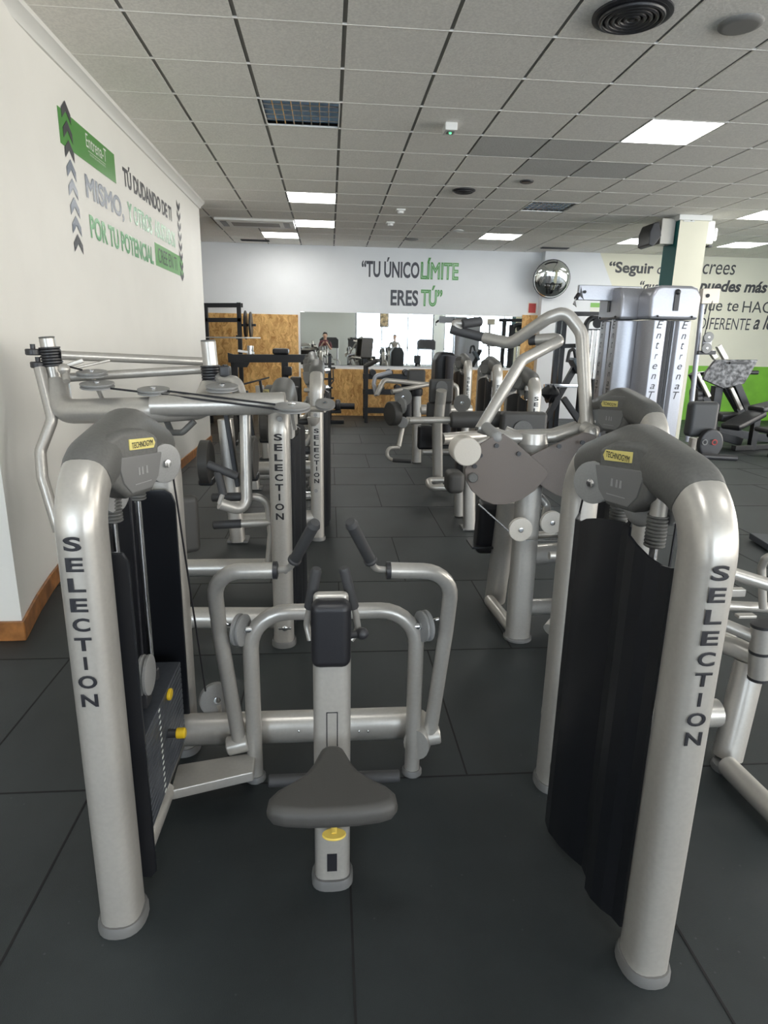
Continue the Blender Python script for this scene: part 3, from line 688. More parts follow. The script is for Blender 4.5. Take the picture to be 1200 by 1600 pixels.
# swinging arms
for k, (jx, P, hd, gr, wh) in enumerate((((356, 1166, 389, 1158), [(374, 1158), (343, 985), (332, 893), (430, 891)], [(428, 891), (452, 889), (492, 818)], [(459, 877), (493, 816)], (376, 984)),
                                     ((654, 1152, 687, 1147), [(671, 1150), (697, 985), (708, 893), (607, 891)], [(610, 891), (586, 889), (548, 817)], [(580, 878), (547, 815)], (663, 978)))):
    Ys = (1.855, 1.82, 1.76, 1.72)
    strut(M1, 'lever_arm', [at(x, y, Y) for (x, y), Y in zip(P, Ys)], .0235, fil=.12, n=18)
    f = MB(); f.cyl(at(jx[0], jx[1], 1.855), at(jx[2], jx[3], 1.855), .031, 22, bev=.004); f.build('pivot', SILVER, M1)
    strut(M1, 'handle', [at(hd[0][0], hd[0][1], 1.72), at(hd[1][0], hd[1][1], 1.70), at(hd[2][0], hd[2][1], 1.60)], .0095, fil=.035, n=12)
    f = MB(); f.lathe(at(P[3][0], P[3][1], 1.72)-V((.008, 0, 0)), (1, 0, 0), [(0, .02), (.002, .0255), (.014, .0255), (.016, .02)], 20); f.build('end_cap', DARKP, M1)
    a, b = at(gr[0][0], gr[0][1], 1.684), at(gr[1][0], gr[1][1], 1.597); f = MB(); d = (b-a)
    f.tube([a, a+d*.02, a+d*.06, a+d*.08, a+d*.9, a+d*.92, b], .016, n=16, rs=[.8, 1.2, 1.2, 1, 1, 1.12, .8]); f.build('grip', GRIP, M1)
    sg = 1 if k == 0 else -1
    c = at(wh[0], wh[1], 1.84); cm = disc(M1, 'range_dial', c, (1, sg*-.35, 0), .050, PULLEY, .03)
    f = MB(); f.cyl(c, c+V((sg*.04, 0, 0)), .012); f.cyl(c+V((-sg*.0, 0, .01)), c+V((-sg*.045, -.01, .028)), .006); f.build('dial_lever', CHROME, cm)
for (px, py, Y, r) in ((338, 1092, 1.99, .058), (384, 1128, 1.97, .05), (634, 1124, 1.97, .05)):
    disc(M1, 'low_pulley', at(px, py, Y), (.4, -1, .15) if px < 350 else (.15, .5, .8), r)
f = MB(); f.box(at(343, 1112, 1.99), (.018, .03, .07), .003); f.build('pulley_bracket', SILVER, M1)
# seat column
yc = 1.425
f = MB(); f.tube([(.004, yc, .01), (.004, yc, .70)], .047, n=24, b=.037, ref=(1, 0, 0), ex=3.2); cl = f.build('seat_column', SILVER, M1)
f = MB(); f.tube([(.004, yc, 0), (.004, yc, .018), (.004, yc, .028)], .056, n=24, b=.048, ref=(1, 0, 0), ex=2.8, rs=[1, 1, .93]); f.build('foot_plate', LABELG, M1)
ys = yc-.0375; f = MB(); f.prism([(-.0101, ys, .38), (-.0101, ys, .5351), (.0181, ys, .5351), (.0181, ys, .38), (.0159, ys, .38), (.0159, ys, .5329), (-.0079, ys, .5329), (-.0079, ys, .38)], (0, .002, 0)); f.build('column_slot', INK, cl)
f = MB(); f.box((.003, ys, .085), (.026, .002, .055)); f.build('column_slot', INK, cl)
strut(M1, 'floor_rail', [(.004, yc+.02, .055), (.004, yb-.02, .075)], .028, n=14, b=.035, ex=3)
oh = [(0, 1.352), (.016, 1.35), (.028, 1.338), (.036, 1.315), (.046, 1.285), (.064, 1.25), (.092, 1.222), (.122, 1.198), (.138, 1.175), (.14, 1.15), (.128, 1.132), (.10, 1.122), (.05, 1.116), (0, 1.115)]
ol = oh+[(-x, y) for x, y in reversed(oh[1:-1])]
f = MB(); f.prism([(x+.004, y, .425) for x, y in ol], (0, 0, .05), .02, 4)
st = f.build('saddle_seat', PADG, M1, 60)
f = MB(); f.box((.004, 1.27, .405), (.06, .22, .02), .004); f.cyl((.004, 1.36, .37), (.004, 1.30, .40), .016); f.build('seat_bracket', DARKP, M1)
c = at(522, 1304, 1.365); f = MB(); f.prism([c+V((.031*math.cos(a), .02*math.sin(a), -.004)) for a in [2*math.pi*k/22 for k in range(22)]], (0, 0, .008), .003); f.cyl(c+V((0, 0, .0)), c+V((0, .05, .01)), .008); f.build('adjust_lever', mat('worn_yellow_plastic', (.85, .62, .12), .45), M1)
# chest pad and its small handles
a, b = at(483, 1048, 1.38), at(546, 943, 1.38); cz = (a.z+b.z)/2; hz = b.z-a.z
f = MB(); f.box((.002, 1.405, cz), (.096, .055, hz), .022, 4); f.build('chest_pad', PADB, M1, 60)
f = MB(); f.box((.002, 1.44, cz+.01), (.086, .03, hz*.94), .012, 3); f.build('pad_backplate', SILVER, M1)
for sx, pts, gp in ((-1, [(485, 1000), (479, 975), (484, 948), (494, 890)], [(483, 950), (495, 888)]), (1, [(548, 1000), (560, 985), (556, 960), (537, 890)], [(553, 950), (537, 887)])):
    strut(M1, 'small_handle', [at(x, y, Y) for (x, y), Y in zip(pts, (1.48, 1.49, 1.48, 1.46))], .0085, fil=.03, n=12)
    a, b = at(*gp[0], 1.48), at(*gp[1], 1.46); f = MB(); d = b-a; f.tube([a, a+d*.03, a+d*.94, b], .0135, n=14, rs=[.8, 1, 1, .75]); f.build('grip', GRIP, M1)
f = MB(); c = at(566, 990, 1.47); f.cyl(at(546, 992, 1.47), c, .010); f.sphere(c, .0165, (1, 1, .95)); f.build('adjust_knob', DARKP, M1)
a, b = flz(420, 1219, .13), flz(624, 1211, .13); a.y = b.y = 1.665
f = MB(); f.cyl(a, b, .0185, 18, bev=.003); f.build('foot_bar', GRIP, M1)
# cable from the tower pulley to the low pulley
f = MB(); f.tube([at(268, 728, 1.86), at(300, 940, 1.93), at(321, 1080, 1.97)], .003, n=6); f.build('cable', INK, M1)
f = MB(); f.tube([flz(215, 1345, .09), flz(258, 1235, .09)], .03, n=14); f.sphere(flz(222, 1335, .06), .035); f.build('rail_end', SILVER, M1)

# ------------------------------------------------------------------ front right: machine with the black cover towards the aisle
M2 = thing('lever_machine', (.738, 1.125, 0), 'silver machine with a black corrugated cover and lever arms in the right foreground', 'exercise machine')
add_tower(M2, -1, covers=(-1,), L=.645)
strut(M2, 'rear_beam', [(.75, 1.90, .16), (1.38, 1.90, .16)], .05, n=18)
strut(M2, 'pivot_post', [flz(1140, 1195)+V((0, .02, .02)), at(1172, 1035, 1.9)], .05, n=18)
strut(M2, 'floor_leg', [flz(1136, 1196, .04), flz(1240, 1300, .04)], .035, n=16)
f = MB(); f.lathe(flz(1134, 1200), (0, 0, 1), [(0, .05), (.012, .05), (.02, .045)], 20); f.build('foot_plate', LABELG, M2)
strut(M2, 'elbow', [at(1112, 1000, 2.0), at(1150, 1012, 1.93), at(1192, 1032, 1.86)], .036, n=16, fil=.03)
a, b = at(1192, 974, 1.84), at(1186, 1060, 1.84)
f = MB(); d = b-a; f.tube([a+d*.04, a+d*.96], .036, n=22); pv = f.build('pivot', SILVER, M2)
for k in (.0, .47, .95): f = MB(); f.cyl(a+d*k, a+d*(k+.05), .0375, 22); f.build('pivot_band', DARKP, pv)
strut(M2, 'lever_arm', [at(1095, 960, 1.95), at(1130, 975, 1.92), at(1190, 1000, 1.84)], .021, n=16)
strut(M2, 'lever_arm', [at(1105, 945, 2.1), at(1215, 950, 2.1)], .019, n=16)
strut(M2, 'lever_arm', [at(1125, 890, 2.0), at(1215, 918, 1.95)], .023, n=16)
strut(M2, 'handle_loop', [at(1192, 950, 2.05), at(1190, 885, 2.05), at(1198, 868, 2.0), at(1225, 868, 2.0)], .014, fil=.03, n=12)
strut(M2, 'base_bar', [at(1100, 1000, 2.3), at(1140, 1000, 2.3)], .05, n=14)
f = MB(); f.box(at(1150, 925, 2.1), (.06, .03, .03), .004); f.box(at(1165, 962, 2.05), (.07, .03, .012), .003); f.build('bracket', SILVER, M2)
c = at(877, 938, 2.02); disc(M2, 'low_pulley', c, (1, -.25, .25), .062, PULLEY, .03)
strut(M2, 'pulley_boss', [at(882, 985, 2.0), at(868, 975, 2.0), at(860, 985, 1.98)], .028, n=14, fil=.01)
f = MB(); f.tube([at(917, 752, 1.60), at(887, 880, 1.85), at(866, 940, 2.0)], .003, n=6); f.build('cable', INK, M2)

# ------------------------------------------------------------------ second on the left: overhead arm machine
F = thing('fly_machine', (-.222, 2.84, 0), 'silver fly machine with wide overhead beam, swing arms and flat pulleys along the left wall', 'exercise machine')
add_tower(F, -1, covers=(1,), near=True)
strut(F, 'overhead_beam', [at(88, 598, 3.12), at(95, 643, 3.05), at(250, 640, 2.86), at(318, 636, 3.0), at(331, 606, 3.12)], .056, fil=.13, n=22, b=.056)
strut(F, 'side_beam', [at(238, 634, 2.86), at(446, 630, 2.84)], .048, n=20)
for k, (top, mid, low, Y) in enumerate((((73, 528), (80, 557), (87, 598), 3.12), ((325, 533), (330, 585), (333, 606), 3.12))):
    a, b, c = at(*top, Y), at(*mid, Y), at(*low, Y)
    f = MB(); f.cyl(c, a, .034, 20, bev=.003); pv = f.build('pivot_post', SILVER, F)
    d = (a-c).normalized(); f = MB(); pr = []
    for q in range(7): pr += [(q*.013, .040), (q*.013+.003, .046), (q*.013+.009, .046)]
    f.lathe(b-d*.045, d, pr, 24); f.build('spring_boot', DARKP, pv)
    f = MB(); f.lathe(a, d, [(0, .034), (.004, .034), (.006, .028)], 20); f.build('post_cap', RUBBER, pv)
for q, (px, py) in enumerate(((52, 550), (60, 570))):
    f = MB(); c = at(px, py, 3.1); f.cyl(c-V((0, 0, .014)), c+V((0, 0, .014)), .034, 20, bev=.004); f.bar(c, at(80, py-2, 3.12), .03, .018); f.cyl(c, c+V((0, 0, .035)), .011, 10); f.build('cam_block', DARKP, F)
f = MB(); c = at(352, 580, 3.05); f.box(c, (.05, .05, .05), .01); f.cyl(c-V((0, 0, .06)), c+V((0, 0, .03)), .012); f.build('cam_block', DARKP, F)
strut(F, 'swing_arm', [at(62, 575, 3.08), at(82, 655, 3.02), at(63, 705, 2.98), at(66, 745, 2.95), at(92, 830, 2.9)], .025, fil=.07, n=16)
strut(F, 'cross_bar', [at(95, 555, 3.12), at(320, 565, 3.45)], .021, n=16)
strut(F, 'cross_bar', [at(104, 590, 3.15), at(320, 577, 3.3)], .021, n=16)
f = MB(); f.bar(at(100, 573, 3.12), at(130, 563, 3.15), .012, .02); f.bar(at(118, 575, 3.12), at(172, 563, 3.2), .01, .012); f.build('gusset', SILVER, F)
strut(F, 'swing_arm', [at(338, 590, 3.12), at(371, 597, 3.0), at(383, 640, 2.95), at(386, 800, 2.9), at(343, 787, 2.85)], .026, fil=.06, n=16)
strut(F, 'handle', [at(343, 787, 2.85), at(348, 772, 2.85)], .011)
for a, b in (((340, 737), (349, 774)), ((324, 725), (372, 745))):
    f = MB(); f.cyl(at(*a, 2.86), at(*b, 2.86), .019, 14, bev=.004); f.build('grip', GRIP, F)
for (px, py, Y, r) in ((144, 584, 3.05, .066), (152, 602, 2.95, .072), (240, 611, 2.9, .068), (347, 606, 2.9, .07), (456, 637, 2.74, .078)):
    c = at(px, py, Y); p = disc(F, 'beam_pulley', c, (0, -.12, 1), r, PULLEY, .026)
    f = MB(); f.bar(c+V((.0, 0, -.012)), c+V((.01, .05, -.10)), .016, .016); f.build('pulley_bracket', SILVER, p)
for pts in (((165, 606, 2.93), (225, 613, 2.88), (440, 640, 2.70)), ((262, 611, 2.88), (430, 632, 2.72)), ((335, 612, 2.85), (420, 590, 3.4)), ((104, 572, 3.1), (128, 578, 3.05))):
    f = MB(); f.tube([at(*p) for p in pts], .0045, n=6); f.build('cable', INK, F)
f = MB(); f.cyl(at(102, 576, 3.05), at(104, 596, 3.0), .016, 12); f.sphere(at(100, 577, 3.03), .026); f.build('cable_guide', SILVER, F)
for y_ in (655, 955):
    c = at(437 if y_ < 700 else 446, y_ if y_ < 700 else 893, 2.782); f = MB(); f.cyl(c, c+V((0, .01, 0)), .012, 16); f.build('bolt_cover', PULLEY, F)
c = at(445, 982, 2.78); f = MB(); f.sphere(c, .014, (1, .5, 1)); f.bar(c-V((.03, 0, 0)), c+V((.03, 0, 0)), .008, .012); f.build('hook', CHROME, F)
strut(F, 'loop_handle', [at(258, 652, 3.0), at(268, 676, 2.95), at(285, 676, 2.9), at(304, 658, 2.9)], .014, fil=.03, m=RUBBER)
f = MB(); f.box(at(284, 820, 2.72), (.15, .06, .26), .028, 4, rot=Matrix.Rotation(.5, 4, 'Z')); f.build('back_pad', PADG, F, 60)
for (x0, y0, x1, y1, m_) in ((331, 777, 380, 776, GRIP), (333, 820, 378, 818, GRIP)):
    f = MB(); f.cyl(at(x0, y0, 2.95), at(x1, y1, 2.95), .021, 16, bev=.004); f.build('foot_roller', m_, F)
strut(F, 'foot_bar', [at(378, 776, 2.95), at(418, 778, 2.95), at(424, 835, 2.95), at(420, 880, 2.95)], .018, fil=.06)
strut(F, 'foot_bar', [at(376, 818, 2.95), at(430, 816, 2.95)], .019)
strut(F, 'rear_beam', [(-.25, 3.56, .13), (-1.0, 3.56, .13)], .05, n=18)
strut(F, 'lower_beam', [at(292, 965, 2.86), at(446, 965, 2.86)], .05, n=18)
f = MB(); f.tube([at(281, 850, 2.74), at(283, 962, 2.86)], .03, n=16); f.build('pad_post', SILVER, F)

# ------------------------------------------------------------------ the rest of the left row: one built, two copied
A = thing('pec_machine', (-.09, 4.515, 0), 'third silver machine on the left, its lettered post just right of the fly machine', 'exercise machine', 'left row towers')
add_tower(A, -1, covers=(1,), zlet=-.20, zt=1.21, near=False)
WA = lambda px, py, Y: at(px, py, Y)
f = MB(); f.tube([flz(372, 845, .01), at(352, 655, 4.46)], .052, n=20, b=.05, ref=(1, 0, 0), ex=3); f.build('column', SILVER, A)
f = MB(); b0 = flz(373, 845); f.box(b0+V((0, 0, .012)), (.15, .14, .024), .008); f.build('foot_plate', LABELG, A)
strut(A, 'base_beam', [at(365, 815, 4.5), at(497, 808, 4.52)], .055, n=18)
strut(A, 'rear_beam', [at(400, 732, 5.2), at(490, 730, 5.2)], .055, n=18)
for px, py in ((322, 722), (392, 715)):
    f = MB(); c = at(px, py, 4.35); f.tube([c+V((-.04, .0, 0)), c+V((-.03, 0, 0)), c+V((.03, 0, 0)), c+V((.04, 0, 0))], .15, n=28, rs=[.85, 1, 1, .85]); f.build('round_pad', PADG, A, 60)
    f = MB(); f.box(c+V((0, 0, -.13)), (.10, .12, .05), .015); f.build('pad_base', BLACKM, A)
f = MB(); f.bar(at(352, 640, 4.4), at(372, 760, 4.38), .03, .05); f.build('pad_post', BLACKM, A)
f = MB(); f.box(at(452, 665, 4.7), (.14, .06, .34), .02, rot=Matrix.Rotation(-.3, 4, 'Z')); f.build('back_pad', PADG, A, 60)
strut(A, 'brace', [at(460, 720, 4.65), at(494, 672, 4.6)], .022)
strut(A, 'foot_roller', [at(425, 705, 4.6), at(492, 703, 4.6)], .03, m=GRIP)
disc(A, 'beam_pulley', at(508, 632, 4.38), (0, -.5, 1), .068)
strut(A, 'pulley_arm', [at(478, 638, 4.5), at(508, 640, 4.42)], .02)
f = MB(); f.lathe(at(490, 652, 4.45), (0, 0, -1), [(0, .045), (.03, .04), (.06, .015)], 16); f.build('pulley_boss', SILVER, A)
for z in (.92, .38):
    f = MB(); f.cyl((-.098, 4.458, z*1.0), (-.098, 4.47, z), .013, 14); f.build('bolt_cover', PULLEY, A)
f = MB(); f.cyl(at(470, 776, 4.62), at(494, 775, 4.62), .035, 16); f.build('side_roller', CHROME, A)
for k, (px, py, Y, lab) in enumerate(((488, 551, 6.2, 'fourth silver tower in the left row, its cap just above the third'), (487, 543, 7.9, 'farthest silver tower in the left row, nearest the mirror'))):
    c = copy_tree(A); c['label'] = lab
    p = at(px, py, Y); c.location = (p.x, Y, 0)

# ------------------------------------------------------------------ right: machine with two cam plates
B = thing('pulldown_machine', (1.30, 2.42, 0), 'silver pulldown machine with two taupe cam plates and long bent overhead arms', 'exercise machine')
add_tower(B, -1, covers=(-1,))
cb = flz(808, 996)
f = MB(); f.tube([(cb.x, cb.y, .01), (cb.x, cb.y, .96)], .060, n=24, b=.055, ref=(1, 0, 0), ex=2.4); cc = f.build('front_column', SILVER, B)
f = MB(); f.lathe((cb.x, cb.y, 0), (0, 0, 1), [(0, .07), (.01, .07), (.016, .064)], 26); f.build('foot_plate', LABELG, B)
f = MB(); f.lathe((cb.x, cb.y, .93), (0, 0, 1), [(0, .062), (.05, .07), (.055, .07), (.1, .062)], 24); f.build('column_collar', SILVER, B)
p2 = flz(773, 940); f = MB(); f.tube([(p2.x, p2.y, .01), at(795, 780, p2.y-.1)], .058, n=20); f.build('rear_column', SILVER, B)
strut(B, 'floor_link', [flz(765, 938, .05), flz(800, 982, .05)], .032, n=14)
strut(B, 'mid_beam', [at(815, 868, 2.86), at(912, 860, 2.95)], .05, n=18)
strut(B, 'upper_beam', [at(840, 836, 3.2), at(905, 832, 3.2)], .02, n=14)
strut(B, 'base_beam', [at(825, 948, 2.86), at(880, 947, 2.9)], .04, n=16)
def cam_plate(pl, Y, nm='cam_plate'):
    f = MB(); f.prism([at(680+x/2.963, 480+y/2.963, Y) for x, y in pl], (0, .016, 0), .003); return f.build(nm, CAMG, B)
YC = 2.70
c1 = cam_plate([(215, 630), (262, 603), (318, 588), (355, 612), (420, 668), (515, 752), (524, 772), (512, 792), (462, 850), (400, 892), (330, 914), (270, 914), (215, 892), (170, 850), (142, 800), (138, 755), (158, 705), (185, 665)], YC)
c2 = cam_plate([(438, 690), (520, 650), (610, 612), (690, 580), (735, 590), (775, 640), (790, 720), (780, 790), (745, 850), (690, 882), (620, 890), (560, 870), (510, 840), (480, 815), (520, 775), (500, 745)], YC+.03)
for pc, pts in ((c1, ((283, 640), (208, 685), (385, 678), (182, 735))), (c2, ((572, 643), (680, 626)))):
    f = MB()
    for x, y in pts: q = at(680+x/2.963, 480+y/2.963, YC); f.cyl(q-V((0, .010, 0)), q, .010, 12)
    f.build('plate_bolt', DARKP, pc)
f = MB(); q = at(680+172/2.963, 480+787/2.963, YC); f.cyl(q-V((0, .02, 0)), q, .022, 20, bev=.004); f.build('stop_bumper', RUBBER, c1)
c = at(726, 703, 2.74); f = MB(); f.cyl(c-V((0, .06, 0)), c+V((0, .06, 0)), .062, 32, bev=.004); wd = f.build('balance_weight', CREAM, B)
strut(B, 'weight_arm', [at(735, 697, 2.76), at(776, 683, 2.74)], .017)
f = MB(); f.sphere(at(776, 683, 2.72), .028); f.cyl(at(776, 683, 2.72), at(760, 668, 2.85), .026); f.build('pivot_knob', PULLEY, B)
strut(B, 'cross_frame', [at(748, 668, 2.88), at(800, 685, 2.84), at(866, 683, 2.84), at(918, 665, 2.88)], .024, fil=.05, n=16)
strut(B, 'cross_frame', [at(790, 672, 2.96), at(805, 678, 2.95), at(862, 676, 2.95), at(900, 664, 2.96)], .020, fil=.03, n=16)
strut(B, 'lever_arm', [at(750, 672, 2.88), at(815, 563, 3.0), at(874, 533, 3.08), at(868, 529, 3.1), at(838, 531, 3.15)], .027, fil=.06, n=16)
strut(B, 'lever_arm', [at(917, 672, 2.86), at(909, 520, 3.0), at(884, 487, 3.03), at(856, 497, 3.06), at(798, 537, 3.2), at(757, 528, 3.3)], .030, fil=.09, n=18)
f = MB(); f.cyl(at(912, 668, 2.84), at(930, 676, 2.78), .03, 18); f.sphere(at(923, 677, 2.79), .034); f.build('arm_joint', SILVER, B)
for a, b in (((762, 529), (704, 514)), ((722, 506), (752, 502)), ((840, 531), (826, 532))):
    f = MB(); f.cyl(at(*a, 3.3 if a[0] < 800 else 3.15), at(*b, 3.32 if a[0] < 800 else 3.17), .024, 16, bev=.004); f.build('grip', GRIP, B)
strut(B, 'handle', [at(757, 528, 3.3), at(722, 518, 3.31), at(708, 505, 3.32), at(716, 505, 3.32), at(730, 506, 3.32)], .018, fil=.02)
for px, py, Y in ((813, 827, 2.74), (862, 816, 2.80)): disc(B, 'cream_pulley', at(px, py, Y), (0, 1, 0), .055, CREAM, .026)
f = MB(); f.tube([at(748, 788, 2.72), at(802, 836, 2.74)], .004, n=6); f.tube([at(822, 844, 2.74), at(905, 844, 2.75)], .003, n=6); f.build('cable', CHROME, B)
strut(B, 'guide_hook', [at(842, 775, 2.9), at(855, 790, 2.9), at(852, 808, 2.86)], .02, fil=.03)
strut(B, 'foot_pin', [at(858, 868, 2.6), at(896, 868, 2.6)], .018)
f = MB(); f.box(at(766, 822, 3.3), (.16, .12, .30), .03, 3, rot=Matrix.Rotation(.15, 4, 'X')); f.build('seat_pad', PADB, B, 60)
f = MB(); f.box(at(758, 850, 3.3), (.18, .15, .012), .003); f.build('seat_base', BLACKM, B)

# ------------------------------------------------------------------ right middle row
def pad(t, px0, py0, px1, py1, Y, th=.07, m=None, bev=.025, nm='back_pad', rot=None):
    a, b = at(px0, py0, Y), at(px1, py1, Y); f = MB(); f.box((a+b)/2, (abs(b.x-a.x), th, abs(a.z-b.z)), min(bev, th*.45), 3, rot=rot); return f.build(nm, m or PADG, t, 60)
C1 = thing('leg_machine', (1.63, 5.0, 0), 'silver leg machine with a horizontal black roller behind the cam plates', 'exercise machine', 'right row towers')
add_tower(C1, -1, covers=(-1,), near=False)
pad(C1, 783, 643, 850, 692, 4.3, .09)
f = MB(); q = [(805, 690)]+[(817+15*math.cos(a), 672-15*math.sin(a)) for a in [math.pi-k*math.pi/10 for k in range(11)]]+[(829, 690)]
f.prism([at(x, y, 4.25) for x, y in q], (0, -.008, 0), .003); f.build('pad_boss', RUBBER, C1)
f = MB(); f.cyl(at(703, 656, 4.4), at(800, 655, 4.4), .058, 24, bev=.014); f.build('roller', PADG, C1, 60)
strut(C1, 'roller_shaft', [at(640, 657, 4.4), at(705, 656, 4.4)], .022)
f = MB(); f.tube([flz(733, 826, .01), at(733, 690, 4.74)], .046, n=18, b=.044, ref=(1, 0, 0), ex=3); f.build('column', SILVER, C1)
f = MB(); f.box(flz(733, 826)+V((0, 0, .01)), (.13, .13, .02), .006); f.build('foot_plate', LABELG, C1)
strut(C1, 'leg', [flz(717, 805, .01), at(719, 705, 5.1)], .042, n=16)
strut(C1, 'base_beam', [at(720, 700, 4.8), at(838, 695, 5.0)], .05, n=16)
pad(C1, 697, 735, 722, 768, 4.7, .2, PADG, .04, 'seat')
pad(C1, 712, 718, 732, 766, 4.9, .12, PADB, .03, 'seat_back')
C2 = thing('leg_machine', (1.69, 6.4, 0), 'silver machine with a grey back pad and black roller discs in the right aisle', 'exercise machine', 'right row towers')
add_tower(C2, -1, covers=(-1,), near=False, zt=1.22)
f = MB(); f.tube([flz(684, 762, .01), at(683, 660, 6.1)], .05, n=18, b=.046, ref=(1, 0, 0), ex=3); f.build('column', SILVER, C2)
strut(C2, 'pad_post', [at(685, 660, 6.12), at(688, 630, 6.1), at(690, 610, 6.06)], .052, fil=.05, n=16)
pad(C2, 671, 592, 707, 630, 6.2); pad(C2, 667, 628, 704, 654, 6.22)
f = MB(); q = [(681, 612)]+[(690+9*math.cos(a), 604-9*math.sin(a)) for a in [math.pi-k*math.pi/8 for k in range(9)]]+[(699, 612)]
f.prism([at(x, y, 6.16) for x, y in q], (0, -.008, 0), .003); f.build('pad_boss', RUBBER, C2)
strut(C2, 'crank_shaft', [at(635, 657, 6.1), at(700, 657, 6.1)], .035)
f = MB(); f.cyl(at(629, 660, 6.2), at(629, 660, 6.05), .055, 22, bev=.006); f.build('crank_hub', PULLEY, C2)
f = MB(); f.tube([at(614, 646, 6.05)+V((k, k*.5, 0)) for k in (-.04, -.03, .03, .04)], .115, n=24, rs=[.85, 1, 1, .85]); f.build('roller_disc', PADG, C2, 60)
disc(C2, 'crank_disc', at(627, 634, 6.0), (1, .6, 0), .075)
strut(C2, 'crank_rod', [at(629, 668, 6.1), at(623, 697, 6.05)], .024)
strut(C2, 'foot_hook', [at(624, 699, 6.05), at(606, 700, 6.0), at(604, 714, 6.0), at(616, 720, 5.95)], .017, fil=.06)
strut(C2, 'foot_grip', [at(614, 719, 5.95), at(643, 721, 5.9)], .02, m=GRIP)
strut(C2, 'base_beam', [at(690, 686, 6.15), at(770, 680, 6.4)], .06, n=16)
pad(C2, 653, 664, 677, 702, 6.4, .1, PADB, .03, 'seat')
strut(C2, 'floor_bar', [at(705, 750, 6.0), at(668, 750, 6.0), at(672, 762, 5.85), at(702, 762, 5.85)], .03, fil=.05)
C3 = thing('press_machine', (1.70, 7.85, 0), 'silver press machine with forward arms and grey pad, farthest of the right row', 'exercise machine', 'right row towers')
add_tower(C3, -1, covers=(-1,), near=False, zt=1.22)
f = MB(); f.tube([flz(651, 722, .01), at(651, 612, 7.6)], .055, n=18, b=.05, ref=(1, 0, 0), ex=3); f.build('column', SILVER, C3)
pad(C3, 637, 577, 664, 600, 7.5)
strut(C3, 'press_arm', [at(672, 601, 7.5), at(600, 594, 7.3), at(594, 605, 7.2), at(589, 617, 7.2)], .028, fil=.08)
strut(C3, 'press_arm', [at(672, 600, 7.5), at(612, 612, 7.25)], .026)
strut(C3, 'press_grip', [at(612, 581, 7.3), at(586, 588, 7.3), at(584, 600, 7.3), at(588, 618, 7.25)], .024, fil=.05, m=SILVER2)
f = MB(); f.lathe(at(651, 612, 7.55), (0, 0, 1), [(-.05, .06), (-.03, .07), (.03, .07), (.05, .05)], 20); f.build('pivot_cap', DARKP, C3)
strut(C3, 'base_beam', [at(655, 640, 7.6), at(735, 640, 7.8)], .06, n=16)
f = MB(); f.cyl(at(636, 600, 7.6), at(636, 652, 7.6), .07, 18); f.build('counterweight', PADB, C3)
for px, py in ((630, 621), (722, 630)): disc(C3, 'side_pulley', at(px, py, 7.3), (.2, 1, 0), .1)
strut(C3, 'curved_arm', [at(705, 600, 7.7), at(714, 604, 7.7), at(714, 640, 7.7)], .03, fil=.08)
strut(C3, 'floor_bar', [at(660, 706, 7.2), at(710, 706, 7.2)], .035, n=12)
C4 = thing('dark_machine', (1.62, 9.2, 0), 'black weight tower standing left of the silver right row', 'exercise machine')
a = at(697, 550, 9.2); q = flz(697, 652)
f = MB(); f.prism([(a.x-.16, 9.1, .02), (a.x+.16, 9.1, .02), (a.x+.16, 9.1, a.z-.12), (a.x+.10, 9.1, a.z), (a.x-.10, 9.1, a.z), (a.x-.16, 9.1, a.z-.12)], (0, .4, 0), .05, 4); f.build('cabinet', BLACKM, C4)
f = MB(); f.tube([(a.x+.06, 9.03, .02), (a.x+.06, 9.03, a.z-.05)], .09, n=18, b=.06, ref=(1, 0, 0), ex=3); f.build('front_post', mat('dark_brown_steel', (.045, .04, .042), .45, .2), C4)
f = MB(); f.box((a.x, 9.2, .02), (.4, .6, .04), .01); f.build('base', BLACKM, C4)

